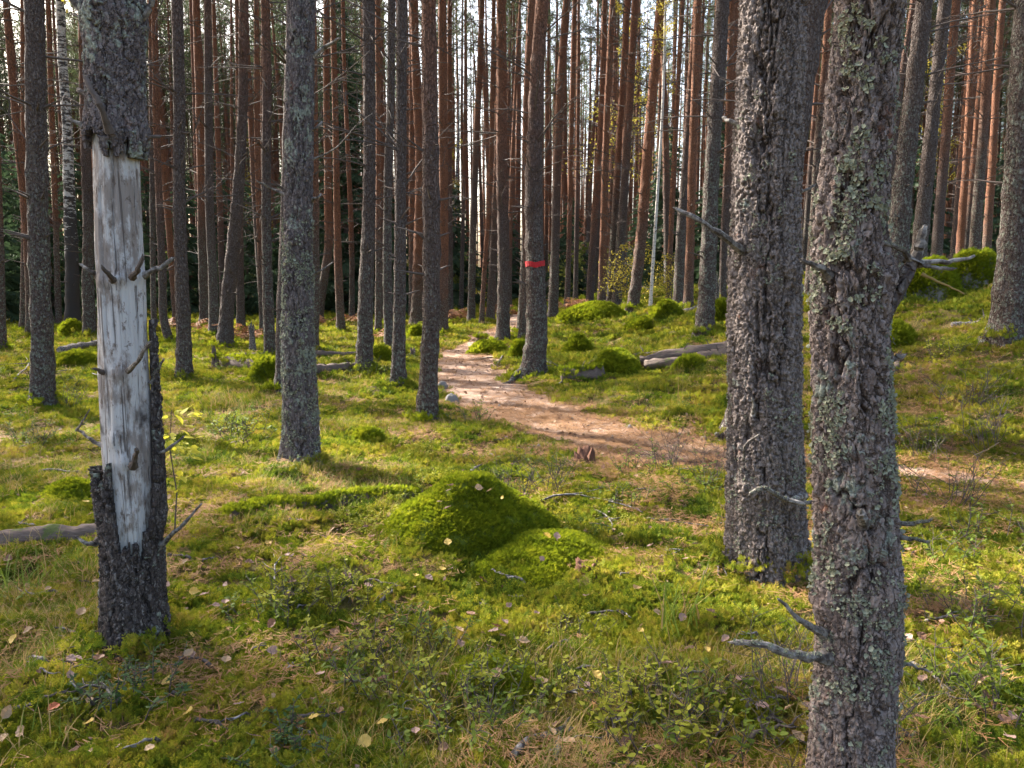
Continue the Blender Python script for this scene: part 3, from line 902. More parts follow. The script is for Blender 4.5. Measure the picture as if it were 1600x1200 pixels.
px_branch(rD, B, [(1440, 428, YD), (1470, 442, YD - .02), (1506, 459, YD - .05)], .003, .002, 'grass_dry')
px_branch(rD, B, [(1290, 1026, YD - .04), (1240, 1022, YD - .1), (1195, 1010, YD - .12), (1147, 1004, YD - .1)], .015, .008, lich=True, seed=2)
px_branch(rD, B, [(1285, 990, YD - .04), (1250, 968, YD - .1), (1216, 936, YD - .1)], .012, .004)
px_branch(rD, B, [(1385, 820, YD), (1420, 818, YD), (1455, 812, YD + .02)], .007, .004, lich=True)
px_branch(rD, B, [(1385, 838, YD), (1425, 842, YD - .04), (1452, 847, YD - .04)], .007, .003, lich=True)
px_branch(rD, B, [(1295, 432, YD - .05), (1275, 415, YD - .1), (1252, 406, YD - .12)], .010, .005)
px_branch(rD, B, [(1348, 820, YD - .09), (1347, 808, YD - .14), (1345, 800, YD - .17)], .012, .010)
px_branch(rD, B, [(1378, 565, YD), (1400, 560, YD), (1412, 555, YD)], .010, .006)
px_branch(rD, B, [(1390, 1035, YD), (1425, 1040, YD), (1450, 1048, YD - .02)], .006, .003)
add_crown(rD, (CD[-2, 0] - B[0], 0, 10.8), 1, 1.0, .4)

# tall furrowed pine in front of the path
CC_ = centre([(1196, 884, 112), (1196, 800, 110), (1195, 700, 108), (1194, 600, 105), (1194, 450, 102), (1197, 300, 96), (1203, 150, 92), (1208, 0, 89)])
rC = thing('pine_tree', 'thick deeply furrowed pine standing just before the path, sunlit along its left edge', 'pine tree', CC_[0, :3])
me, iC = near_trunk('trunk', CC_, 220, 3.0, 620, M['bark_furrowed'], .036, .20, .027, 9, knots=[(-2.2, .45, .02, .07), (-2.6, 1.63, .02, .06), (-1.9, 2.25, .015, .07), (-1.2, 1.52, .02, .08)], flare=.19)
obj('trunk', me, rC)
lichen_on(rC, iC, 800, (.1, 2.3), .44, .012, 12, cen=(.45, .8))
B = CC_[0, :3]; YC = B[1]
px_branch(rC, B, [(1160, 392, YC - .1), (1120, 362, YC - .2), (1090, 342, YC - .22), (1056, 326, YC - .2)], .017, .010, seed=5)
px_branch(rC, B, [(1255, 775, YC - .1), (1225, 780, YC - .3), (1185, 764, YC - .36), (1172, 772, YC - .36)], .018, .010, lich=True, seed=6)
px_branch(rC, B, [(1225, 778, YC - .28), (1250, 786, YC - .3), (1272, 784, YC - .26)], .014, .008)
px_branch(rC, B, [(1162, 720, YC - .2), (1165, 695, YC - .26), (1186, 679, YC - .3)], .006, .004)
px_branch(rC, B, [(1176, 650, YC - .2), (1177, 630, YC - .23), (1175, 622, YC - .24)], .010, .006)
px_branch(rC, B, [(1236, 300, YC), (1262, 296, YC), (1272, 290, YC)], .012, .006)
px_branch(rC, B, [(1158, 195, YC), (1140, 190, YC), (1130, 184, YC + .05)], .012, .008)
collar(rC, B, .175, 2, 90); add_crown(rC, (CC_[-2, 0] - B[0], 0, 11), 2, 1.05, 1.4)

# lichen covered pine left of the path
CB = centre([(471, 728, 53), (470, 660, 52), (467, 560, 49), (465, 460, 45), (465, 400, 43), (467, 250, 41), (469, 120, 40), (471, 0, 40)])
rB = thing('pine_tree', 'single purple-brown pine with lichen on its lower half, alone in the left clearing', 'pine tree', CB[0, :3])
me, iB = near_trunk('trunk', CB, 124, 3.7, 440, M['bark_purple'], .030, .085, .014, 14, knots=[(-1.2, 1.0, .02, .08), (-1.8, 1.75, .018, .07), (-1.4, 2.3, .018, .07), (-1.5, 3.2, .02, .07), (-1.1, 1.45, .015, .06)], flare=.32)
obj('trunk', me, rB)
lichen_on(rB, iB, 1700, (.15, 1.9), .16, .016, 13, cen=(.7, 1.1, 1.5))
B = CB[0, :3]; YB = B[1]
px_branch(rB, B, [(488, 88, YB), (506, 75, YB), (530, 60, YB - .1)], .016, .010)
px_branch(rB, B, [(486, 250, YB), (520, 235, YB), (562, 190, YB - .1)], .008, .004, sub=3)
px_branch(rB, B, [(448, 305, YB), (425, 295, YB), (402, 283, YB - .1)], .012, .006)
px_branch(rB, B, [(450, 82, YB), (440, 76, YB - .05), (437, 70, YB - .1)], .014, .008)
px_branch(rB, B, [(487, 312, YB), (497, 308, YB - .05), (502, 303, YB)], .012, .006)
px_branch(rB, B, [(488, 430, YB), (505, 420, YB - .04), (520, 410, YB)], .008, .004)
px_branch(rB, B, [(486, 205, YB), (497, 198, YB - .04), (503, 190, YB)], .013, .007)
collar(rB, B, .15, 4, 70); add_crown(rB, (0.05, 0, 11), 3, 1.0, 2.2)

# the dead trunk with peeled bark
CA = centre([(211, 1008, 82), (209, 930, 79), (205, 830, 76), (200, 700, 76), (195, 600, 74), (190, 480, 72), (185, 360, 70), (183, 240, 68), (180, 120, 68), (178, 0, 68)], ht=11)
rA = thing('dead_pine', 'dead pine at left with a long bare silver-grey patch where the bark fell off', 'dead tree', CA[0, :3])
B = CA[0, :3]; YA = B[1]
La = catmull(np.column_stack([CA[:, :3] - B, CA[:, 3]]), 400)
def zpx(py): return float(at(190, py, YA)[2] - B[2])
zf = np.concatenate([np.linspace(-.05, 2.7, 240), np.linspace(2.7, La[-1, 2], 14)[1:]])
TH, ZZ = np.meshgrid(np.linspace(0, 2 * math.pi, 96, endpoint=False), zf)
Xa, Ya, Ra = [np.interp(zf, La[:, 2], La[:, k])[:, None] for k in (0, 1, 3)]
rr = Ra * .93 + .006 * fbm(np.cos(TH) * 2, np.sin(TH) * 2, ZZ * 2, 8, 3) + .0016 * fbm(np.cos(TH) * 9, np.sin(TH) * 9, ZZ * 1.5, 9, 3)
for kt, kz in ((-1.9, zpx(440)), (-1.2, zpx(435)), (2.9, zpx(450)), (-.2, zpx(432)), (-1.3, zpx(580)), (-1.35, zpx(715)), (3.0, zpx(585)), (-1.7, zpx(680))):
    dt = np.abs((TH - kt + math.pi) % (2 * math.pi) - math.pi) * .095
    rr = rr + .010 * np.exp(-(dt**2 + (ZZ - kz)**2) / .03**2)
for kt, k0, k1 in ((-1.25, zpx(420), zpx(245)), (-1.9, zpx(520), zpx(300)), (-1.0, zpx(760), zpx(600))):   # drying cracks
    dt = np.abs((TH - kt - .06 * np.sin(ZZ * 6) + math.pi) % (2 * math.pi) - math.pi) * .095
    rr = rr - .008 * np.exp(-(dt / .004) ** 2) * sstep(k0 - .03, k0, ZZ) * (1 - sstep(k1, k1 + .02, ZZ))
VA = np.stack([Xa + np.cos(TH) * rr, Ya + np.sin(TH) * rr, ZZ], -1)
obj('bare_wood', npmesh('bare_wood', VA.reshape(-1, 3), grid_faces(len(zf), 96, True), M['bare_wood']), rA)
def shell(name, segs, z0, z1, nz, zmin, zmax, off, seed, mat, t=.014, depth=.013):
    """bark sleeve kept only between the ragged limits zmin(angle) and zmax(angle), with a thickness"""
    th = np.linspace(0, 2 * math.pi, segs, endpoint=False); zz = np.linspace(z0, z1, nz)
    TH, ZZ = np.meshgrid(th, zz)
    X, Y, Rr = [np.interp(zz, La[:, 2], La[:, k])[:, None] for k in (0, 1, 3)]
    d, crack, cell = bark(TH, ZZ, .11, .03, .075, depth, seed)
    ro = Rr * (1 + .16 * np.exp(-np.maximum(ZZ, 0) / .12) * (1 + .4 * np.cos(TH * 4))) + t + d + off(TH, ZZ)
    ri = np.minimum(Rr * .95 + off(TH, ZZ) * .9, ro - .004)
    keep = (ZZ > zmin(TH) + .07 * fbm(np.cos(TH) * 3.5, np.sin(TH) * 3.5, 7, seed, 4, .6)) & (ZZ < zmax(TH) + .08 * fbm(np.cos(TH) * 4, np.sin(TH) * 4, 3, seed, 4, .6))
    f = grid_faces(nz, segs, True)
    kf = keep.ravel()[f].all(1); fo = f[kf]; N = nz * segs
    ed = {}
    for q in fo:
        for a, b in ((q[0], q[1]), (q[1], q[2]), (q[2], q[3]), (q[3], q[0])):
            if (b, a) in ed: del ed[(b, a)]
            else: ed[(a, b)] = 1
    rim = np.array([(b, a, a + N, b + N) for a, b in ed])
    fi = fo[:, ::-1] + N
    V = np.concatenate([np.stack([X + np.cos(TH) * r_, Y + np.sin(TH) * r_, ZZ], -1).reshape(-1, 3) for r_ in (ro, ri)])
    F = np.concatenate([fo, fi, rim])
    us, inv = np.unique(F, return_inverse=True)
    return obj(name, npmesh(name, V[us], inv.reshape(F.shape), mat, False, {'crack': np.tile(crack.ravel(), 2)[us], 'cell': np.tile(cell.ravel(), 2)[us]}), rA)
wrap = lambda a: (a + math.pi) % (2 * math.pi) - math.pi
zlow = zpx(848)
def zmax_low(TH):
    a = wrap(TH + math.pi / 2)                   # 0 faces the camera, negative = left
    left = sstep(.12, -.30, a) * (1 - sstep(-2.4, -2.8, a))
    right = np.exp(-((a - 1.75) / .42) ** 2) * sstep(.9, 1.25, a)
    return zlow - .02 + left * (zpx(735) - zlow) + right * (zpx(470) - zlow + .05)
def off_low(TH, ZZ):
    a = wrap(TH + math.pi / 2)
    return .022 * sstep(zlow, zpx(740), ZZ) * (sstep(-.3, -.9, a)) + .016 * sstep(zlow, zpx(800), ZZ) * sstep(.8, 1.2, a)
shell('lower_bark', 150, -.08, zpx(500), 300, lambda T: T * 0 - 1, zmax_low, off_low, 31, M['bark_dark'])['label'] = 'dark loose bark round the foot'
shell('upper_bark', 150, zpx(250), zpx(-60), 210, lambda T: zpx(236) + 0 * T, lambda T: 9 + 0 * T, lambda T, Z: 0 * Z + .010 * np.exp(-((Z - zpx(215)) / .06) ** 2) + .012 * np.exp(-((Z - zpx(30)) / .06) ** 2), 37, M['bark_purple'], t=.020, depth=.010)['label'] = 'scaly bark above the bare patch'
Yf = YA - .1
collar(rA, B, .135, 6, 80, .07)
for pts, r0, r1, mt in (([(155, 433, YA), (140, 423, YA - .05), (126, 413, YA - .05)], .011, .006, 'deadwood'), ([(177, 437, Yf + .02), (168, 428, Yf - .06), (160, 418, Yf - .1)], .010, .007, 'twig_dark'),
                        ([(207, 433, Yf + .02), (215, 420, Yf - .06), (223, 402, Yf - .08)], .012, .008, 'twig_dark'), ([(224, 430, YA), (248, 418, YA - .04), (270, 404, YA - .04)], .011, .008, 'deadwood'),
                        ([(200, 580, Yf), (218, 560, Yf - .08), (234, 535, Yf - .12)], .008, .008, 'deadwood'), ([(164, 583, YA - .06), (155, 579, YA - .1), (147, 576, YA - .12)], .009, .006, 'twig_dark'),
                        ([(208, 728, Yf), (211, 714, Yf - .06), (213, 702, Yf - .1)], .011, .008, 'twig_dark'), ([(240, 712, YA), (262, 702, YA - .03), (287, 682, YA - .05)], .009, .004, 'deadwood'),
                        ([(248, 855, YA), (280, 825, YA - .05), (314, 788, YA - .08)], .010, .005, 'deadwood'), ([(160, 738, YA - .05), (150, 736, YA - .1), (138, 733, YA - .12)], .006, .004, 'twig_dark'),
                        ([(155, 845, YA - .05), (140, 850, YA - .1), (118, 838, YA - .1)], .012, .006, 'deadwood'), ([(160, 695, YA), (148, 690, YA), (120, 670, YA + .05)], .008, .005, 'deadwood'),
                        ([(172, 206, Yf - .02), (156, 165, Yf - .08), (134, 122, Yf - .06)], .012, .010, 'twig_dark'), ([(148, 204, YA - .03), (128, 196, YA - .05), (108, 186, YA - .05)], .011, .008, 'deadwood'),
                        ([(216, 218, YA), (232, 214, YA), (250, 213, YA + .05)], .010, .006, 'twig_dark'), ([(212, 38, YA), (228, 20, YA), (238, 0, YA)], .015, .010, 'deadwood'), ([(145, 30, YA), (125, 12, YA), (108, -8, YA)], .016, .012, 'deadwood'),
                        ([(140, 42, YA - .05), (128, 30, YA - .05), (112, 22, YA)], .006, .003, 'twig_dark'), ([(142, 150, YA - .05), (130, 145, YA - .05), (122, 140, YA)], .010, .008, 'twig_dark')):
    px_branch(rA, B, pts, r0, r1, mt)
px_branch(rA, B, [(120, 672, YA + .04), (128, 660, YA), (140, 640, YA - .02)], .005, .003, 'deadwood', sub=3)
px_branch(rA, B, [(236, 600, YA), (240, 590, YA), (256, 562, YA)], .008, .004, 'deadwood', lich=True)

# ------------------------------------------------------------------ pines of the middle distance, each placed one by one
PINES = [
 ('pine behind the furrowed pine, leaning out to the right above it', [(1150, 682, 46), (1172, 600, 44), (1205, 400, 44), (1240, 200, 42), (1268, 0, 42)], 'pine_bark_grey', 32),
 ('lichened pine half hidden behind the left side of the purple-brown pine', [(444, 614, 26), (443, 500, 22), (447, 380, 20), (452, 200, 19), (458, 0, 18)], 'pine_bark_grey', 22),
 ('stout grey pine at the right edge on the mossy slope', [(1573, 533, 50), (1578, 460, 45), (1584, 380, 44), (1593, 200, 42), (1603, 0, 40)], 'pine_bark_grey', 44),
 ('brown pine on the left edge of the path, nearest to it', [(667, 660, 32), (669, 600, 29), (672, 540, 27), (674, 400, 27), (672, 200, 24), (670, 0, 22)], 'pine_bark', 36),
 ('slim lichened pine between the path and the mossy-footed pine', [(622, 608, 22), (624, 500, 19), (626, 300, 17), (627, 150, 16), (628, 0, 15)], 'pine_bark_grey', 26),
 ('straight grey-brown pine with moss growing round its foot', [(569, 582, 25), (572, 450, 22), (577, 300, 19), (577, 150, 18), (576, 0, 18)], 'pine_bark_grey', 28),
 ('thin grey pine just left of the slim lichened pine', [(609, 552, 15), (606, 450, 14), (607, 300, 13), (612, 150, 12), (614, 0, 12)], 'pine_bark_grey', 20),
 ('brown pine in the middle of the path beyond the cut stump', [(786, 538, 20), (787, 400, 18), (784, 250, 17), (784, 100, 15), (783, 0, 14)], 'pine_bark', 26),
 ('reddish pine close behind the red-banded pine', [(816, 536, 15), (823, 440, 13), (821, 300, 12), (826, 100, 12), (831, 0, 12)], 'pine_bark_red', 20),
 ('short grey pine hugging the red-banded pine from behind', [(815, 520, 15), (819, 430, 13), (826, 250, 11), (832, 0, 10)], 'pine_bark', 20),
 ('pine leaning right, just right of the red-banded pine', [(864, 498, 16), (867, 400, 14), (871, 250, 13), (878, 100, 13), (886, 0, 12)], 'pine_bark', 22),
 ('strongly leaning reddish pine above the mossy bank', [(988, 486, 18), (998, 410, 17), (1011, 250, 15), (1024, 100, 14), (1033, 0, 13)], 'pine_bark_red', 24),
 ('knotty grey pine on the mossy slope, left of the furrowed pine', [(1101, 525, 27), (1107, 400, 24), (1113, 250, 22), (1120, 150, 21), (1129, 0, 20)], 'pine_bark_grey', 30),
 ('left one of two straight pines behind the mossy slope', [(1060, 482, 17), (1063, 380, 15), (1072, 250, 13), (1081, 100, 12), (1089, 0, 12)], 'pine_bark', 22),
 ('right one of two straight pines behind the mossy slope', [(1075, 486, 15), (1078, 380, 13), (1083, 200, 12), (1090, 0, 11)], 'pine_bark_red', 22),
 ('grey-footed pine standing on the far mossy bank', [(963, 480, 15), (968, 400, 14), (975, 300, 13), (984, 150, 12), (992, 0, 11)], 'pine_bark', 22),
 ('pine with a white sunlit edge on the far mossy bank', [(953, 480, 12), (957, 400, 11), (966, 250, 10), (975, 100, 9), (982, 0, 9)], 'pine_bark_red', 20),
 ('slender pine left of the sunlit pine on the far bank', [(921, 479, 12), (926, 380, 11), (938, 200, 10), (944, 0, 9)], 'pine_bark', 20),
 ('brown pine in the gap at the far bank', [(940, 479, 13), (943, 380, 12), (948, 200, 10), (958, 0, 9)], 'pine_bark_red', 20),
 ('thin straight pine right of the leaning pine in the middle', [(886, 480, 9), (889, 380, 8), (893, 200, 8), (898, 0, 7)], 'pine_bark_red', 18),
 ('pine left of the far end of the path, leftmost of a cluster of three', [(736, 503, 12), (738, 400, 11), (743, 250, 10), (750, 100, 9), (753, 0, 8)], 'pine_bark', 20),
 ('thinnest pine of a cluster of three at the end of the path', [(752, 508, 8), (757, 420, 7), (765, 300, 7), (770, 100, 6), (772, 0, 6)], 'pine_bark_red', 18),
 ('leaning pine, rightmost of a cluster of three at the end of the path', [(766, 500, 13), (770, 420, 12), (775, 300, 10), (779, 150, 9), (781, 0, 9)], 'pine_bark', 20),
 ('dark pine behind the brown pine on the left edge of the path', [(691, 522, 17), (693, 400, 15), (692, 200, 14), (691, 0, 13)], 'pine_bark_red', 22),
 ('broad-based pine left of the path, seen between two nearer pines', [(652, 507, 21), (655, 400, 18), (656, 250, 14), (649, 100, 12), (647, 0, 12)], 'pine_bark_red', 24),
 ('pale leaning pine with a bright left side and mossy foot', [(351, 545, 23), (354, 490, 21), (361, 420, 20), (372, 300, 17), (378, 200, 15), (381, 0, 14)], 'pine_bark_grey', 28),
 ('pine with mossy foot just left of the pale leaning pine', [(334, 526, 15), (333, 450, 14), (328, 350, 13), (325, 200, 12), (323, 0, 11)], 'pine_bark_grey', 22),
 ('pine left of the purple-brown pine with moss at its foot', [(422, 560, 17), (418, 450, 16), (415, 300, 14), (416, 150, 14), (413, 0, 13)], 'pine_bark', 24),
 ('thin pine left of the mossy-footed pine in the left clearing', [(411, 524, 10), (407, 400, 9), (402, 200, 9), (401, 0, 8)], 'pine_bark_red', 18),
 ('brown pine at the rear of the left clearing', [(321, 506, 16), (316, 400, 13), (312, 200, 12), (305, 0, 11)], 'pine_bark_red', 22),
 ('knotty lichened pine right of the dead pine', [(288, 598, 23), (286, 500, 21), (282, 400, 19), (279, 300, 18), (279, 150, 17), (275, 0, 16)], 'pine_bark_grey', 28),
 ('pine with a crooked foot right of the dead pine', [(266, 538, 12), (256, 500, 12), (254, 440, 12), (250, 350, 11), (244, 200, 10), (240, 0, 9)], 'pine_bark', 20),
 ('thin pine seen just right of the bare wood of the dead pine', [(241, 522, 9), (238, 420, 8), (236, 300, 8), (232, 100, 7), (230, 0, 7)], 'pine_bark', 18),
 ('sturdy brown pine at the far left, nearest to the left edge', [(67, 632, 33), (68, 550, 30), (66, 450, 29), (65, 300, 29), (65, 150, 28), (65, 0, 27)], 'pine_bark_grey', 34),
 ('curving pine at the far left that leans out of the frame', [(47, 532, 13), (46, 450, 12), (40, 350, 11), (25, 200, 10), (8, 0, 10)], 'pine_bark_red', 20),
 ('straight pine behind the curving pine at the far left', [(36, 518, 10), (38, 400, 9), (38, 200, 9), (36, 0, 8)], 'pine_bark_red', 18),
 ('pine between the birch and the dead pine', [(141, 528, 19), (138, 450, 17), (138, 380, 15), (133, 200, 13), (129, 0, 12)], 'pine_bark', 24),
 ('pine cut by the left edge of the picture', [(1, 548, 16), (0, 400, 14), (-5, 200, 13), (-10, 0, 12)], 'pine_bark_red', 20),
 ('orange-barked pine between two nearer pines left of centre', [(533, 520, 13), (529, 420, 12), (527, 300, 10), (524, 100, 9), (522, 0, 8)], 'pine_bark_red', 20),
 ('thin orange pine in front of the tall spruce', [(550, 500, 9), (550, 400, 8), (545, 250, 7), (539, 100, 6), (537, 0, 6)], 'pine_bark_red', 18),
 ('pine with a leaning foot right of the purple-brown pine', [(498, 500, 13), (504, 450, 13), (512, 400, 13), (513, 300, 12), (511, 150, 10), (511, 0, 9)], 'pine_bark_red', 20),
 ('orange pine just right of the mossy-footed pine', [(591, 524, 11), (591, 400, 9), (591, 200, 8), (590, 0, 8)], 'pine_bark_red', 18),
 ('brown pine peeking out behind the right side of the purple-brown pine', [(489, 552, 15), (492, 500, 14), (494, 380, 12), (494, 200, 11), (493, 0, 10)], 'pine_bark_red', 20),
 ('dark pine behind the pale leaning pine', [(377, 520, 13), (375, 450, 12), (374, 300, 10), (372, 100, 9), (371, 0, 9)], 'pine_bark', 20),
 ('lichened grey pine rising from the mossy boulders at right', [(1393, 478, 33), (1400, 410, 31), (1408, 300, 28), (1424, 150, 26), (1440, 0, 24)], 'pine_bark_grey', 30),
 ('second grey pine right of the boulder pine', [(1434, 418, 23), (1438, 370, 22), (1446, 280, 20), (1460, 130, 18), (1473, 0, 18)], 'pine_bark_grey', 26),
 ('slim grey-brown pine behind the mossy boulders', [(1464, 408, 16), (1467, 350, 15), (1476, 250, 14), (1488, 100, 13), (1497, 0, 12)], 'pine_bark', 22),
 ('reddish pine behind the right boulder, left of a pair', [(1500, 402, 12), (1504, 330, 11), (1510, 250, 10), (1518, 100, 9), (1525, 0, 9)], 'pine_bark_red', 20),
 ('brown pine behind the right boulder, left one of a close pair', [(1522, 404, 16), (1526, 330, 15), (1532, 250, 14), (1540, 100, 13), (1546, 0, 12)], 'pine_bark_red', 22),
 ('orange pine behind the right boulder, right one of a close pair', [(1541, 404, 13), (1545, 330, 12), (1550, 250, 11), (1558, 100, 10), (1565, 0, 10)], 'pine_bark_red', 20),
 ('slim pine between the lichen-crusted pine and the boulder pine', [(1378, 455, 10), (1388, 350, 10), (1398, 220, 9), (1412, 100, 8), (1428, 0, 8)], 'pine_bark', 18),
 ('orange pine glimpsed between the two close pines at right', [(1262, 470, 13), (1272, 350, 12), (1282, 200, 11), (1292, 100, 10), (1300, 0, 10)], 'pine_bark_red', 20),
 ('brown pine just left of the furrowed pine', [(1128, 470, 12), (1132, 350, 11), (1138, 200, 10), (1143, 0, 10)], 'pine_bark', 20),
 ('thin pine right of the white birch sapling', [(1044, 478, 9), (1048, 380, 8), (1054, 250, 8), (1062, 100, 7), (1068, 0, 7)], 'pine_bark_red', 18),
 ('orange-trunked pine at the far left behind the birch', [(92, 508, 9), (88, 350, 8), (82, 150, 8), (78, 0, 7)], 'pine_bark_red', 18),
]
HAND = []
for lab, pts, mt, sg in PINES:
    r_, C_, L_ = pine(lab, pts, mt, segs=sg + 8 if sg > 23 else sg, rings=190 if sg > 23 else 70)
    HAND.append(C_[0, :3])

# the pine with the painted mark
rJ, CJ, LJ = pine('pine with a painted red ring right of the path, its foot curving left', [(828, 592, 42), (834, 565, 37), (838, 530, 34), (838, 480, 31), (836, 412, 28), (834, 350, 27), (836, 200, 24), (840, 100, 21), (847, 0, 20)], 'pine_bark', segs=44, rings=210)
HAND.append(CJ[0, :3])
zb = float(at(836, 412, CJ[0, 1])[2] - CJ[0, 2])
b = MB(); rows = []
for j, dz in enumerate((-.040, -.02, 0, .02, .035)):
    x, y, r = [np.interp(zb + dz, LJ[:, 2], LJ[:, k]) for k in (0, 1, 3)]
    for k in range(28):
        a = 2 * math.pi * k / 28; q = r * 1.07 + .004
        b.v.append((x + math.cos(a) * q, y + math.sin(a) * q, zb + dz + .012 * math.sin(a * 2 + 1) + .006 * math.sin(a * 5) + .012 * math.cos(a)))
for j in range(4):
    for k in range(28): b.f.append((j * 28 + k, j * 28 + (k + 1) % 28, (j + 1) * 28 + (k + 1) % 28, (j + 1) * 28 + k))
obj('paint_band', b.mesh('paint_band', M['red_paint'], True), rJ)['label'] = 'bright red painted ring'
pr = hit(800, 600)
b = MB(); Wp = [np.array(CJ[0, :3]) + (-.05, -.05, .16), np.array(CJ[0, :3]) + (-.22, -.12, .06), pr + (-.02, 0, .02), pr + (-.2, -.1, -.03)]
b.tube([Vector(q) - Vector(CJ[0, :3]) for q in Wp], [.07, .055, .035, .015], 8)
obj('root', b.mesh('root', M['pine_bark_grey'], True), rJ)

# ------------------------------------------------------------------ birches
def leaf_crown(seed, h, rad, n, mat, lsz, nb=16):
    rng = np.random.default_rng(seed); w, lv = MB(), MB()
    for i in range(nb):
        t = i / nb; z = h * t; az = rng.uniform(0, 6.28); L = rad * (1 - .6 * t) * rng.uniform(.6, 1.2)
        d = Vector((math.cos(az), math.sin(az), .8)).normalized(); p1 = Vector((0, 0, z)) + d * L * .6; p2 = p1 + Vector((d.x, d.y, -.1)) * L * .5
        w.tube([(0, 0, z), p1, p2], [.014, .009, .003], 4, False)
        for k in range(n // nb):
            u = rng.uniform(.2, 1); q = Vector((0, 0, z)).lerp(p1, u * 1.6) if u < .6 else p1.lerp(p2, (u - .6) / .4)
            c = q + rvec(rng, .28 * L * rng.uniform(.2, 1)) + Vector((0, 0, -.15 * rng.uniform()))
            a = rvec(rng); sd = a.cross(rvec(rng)).normalized(); s_ = lsz * rng.uniform(.6, 1.2)
            lv.poly([c - a * s_ * .6, c + sd * s_ * .42, c + a * s_ * .6, c - sd * s_ * .42])
    return w.mesh('limbs', M['twig_dark']), lv.mesh('foliage', M[mat])
YC_ = [leaf_crown(400 + i, 7, 2.2, 1500, 'birch_yellow', .10) for i in range(2)]
def birch(label, pts, segs, crown, name='birch_tree', Y=None, ht=15, zc=5.0, csc=1.0, mat='birch_bark'):
    i = tree_no[0]; tree_no[0] += 1
    C = centre(pts, Y, ht)
    root = thing(name, label, 'birch tree', C[0, :3])
    me, L = trunk_mesh(C, segs, 80, M[mat], i, .3)
    obj('trunk', me, root)
    rng = np.random.default_rng(i)
    if crown is not None:
        p = [np.interp(zc, L[:, 2], L[:, k]) for k in (0, 1)]
        a = obj('crown', YC_[crown][0], root, (p[0], p[1], zc), (0, 0, rng.uniform(0, 6)), csc); a['kind'] = 'stuff'
        obj('foliage', YC_[crown][1], a)['kind'] = 'stuff'
    add_dead_branches(root, L, rng, 1.2, 5, 2, dens=.6, lmax=1.0)
    HAND.append(C[0, :3])
birch('birch with cracked black and white bark at left behind the pines', [(114, 516, 22), (112, 400, 19), (108, 300, 16), (105, 200, 14), (98, 100, 13), (94, 0, 12)], 24, 0, zc=8)
birch('thin white birch sapling bending right of centre', [(1016, 480, 5), (1021, 400, 5), (1028, 290, 4.5), (1036, 150, 4), (1040, 0, 3.5)], 10, 1, 'birch_sapling', ht=9, zc=6, csc=.35, mat='birch_white')
for px, Y, lab, sc in ((955, 40, 'tall yellow birch glowing behind the pines right of centre', 1.25), (1010, 45, 'yellow birch deeper in, right of the tall yellow birch', 1.1), (400, 46, 'yellow-leaved birch far behind the left clearing', .9), (1445, 36, 'yellow-green birch behind the right boulders', .9), (705, 50, 'pale yellow birch far beyond the end of the path', .9)):
    p = at(px, 470, Y); z0 = Hs(p[0], Y)
    pb = proj((p[0], Y, z0)); pt = proj((p[0] + .3, Y, z0 + 5)); pt2 = proj((p[0] + .5, Y, z0 + 9))
    birch(lab, [(pb[0], pb[1], 6), (pt[0], pt[1], 5), (pt2[0], pt2[1], 4)], 10, 0 if sc > 1 else 1, Y=Y, ht=15, zc=5.5 if sc > 1 else 4, csc=sc)

# low yellow-leaved shrubs
SHRUB = [leaf_crown(420 + i, 1.7, 1.25, 1500, 'birch_yellow' if i == 0 else 'under_green', .048, 18) for i in range(3)]
for px, py, k, sc, lab in ((1000, 482, 0, 1.0, 'yellow-leaved bush at the foot of the white birch sapling'), (1066, 480, 0, .8, 'small yellow bush behind the two straight pines'), (1478, 402, 0, 1.0, 'yellow-leaved bush behind the mossy boulders')):
    p = hit(px, py); p[1] += 1.2; p[2] = Hs(p[0], p[1])
    t_ = thing('leafy_bush', lab, 'bush', p); t_.scale = (sc,) * 3
    obj('branches', SHRUB[k][0], t_)['kind'] = 'stuff'; obj('foliage', SHRUB[k][1], t_)['kind'] = 'stuff'

# ------------------------------------------------------------------ spruces
def spruce_mesh(seed, h, rad, layers):
    rng = np.random.default_rng(seed); nd = MB(); w = MB()
    w.tube([(0, 0, -.1), (0, 0, h * .5), (0, 0, h)], [.012 * h, .007 * h, .004], 8)
    for i in range(layers):
        t = (i + .5) / layers; z = h * (.03 + .95 * t)
        for j in range(9):
            z = h * (.03 + .95 * t) + rng.normal() * .35 * h / layers * 1.5; az = rng.uniform(0, 6.283); L = rad * (1.02 - t) ** .8 * rng.uniform(.45, 1.2) + .08
            d = Vector((math.cos(az), math.sin(az), 0)); sd = Vector((-d.y, d.x, 0))
            n = max(4, int(L / .09))
            for k in range(n):
                u = (k + 1) / n; droop = -.38 * L * u * u + .12 * L * u
                c = Vector((0, 0, z)) + d * (L * u) + Vector((0, 0, droop))
                ln = .34 * L * (1.15 - u) + .10
                for sg in (-1, 1):
                    e = (sd * sg + d * .75 + Vector((0, 0, -.45 + rng.normal() * .25))).normalized() * (ln * rng.uniform(.7, 1.2))
                    up = Vector((0, 0, .022 + .014 * rng.uniform())) + rvec(rng, .014)
                    nd.poly([c - up, c + e * .6 - up * 1.6, c + e, c + e * .55 + up * .7, c + up * .5])
    return w.mesh('trunk', M['twig_dark']), nd.mesh('crown', M['spruce_needles'])
SPR = [spruce_mesh(500, 11, 2.1, 34), spruce_mesh(501, 6, 1.6, 24), spruce_mesh(502, 4, 1.3, 18)]
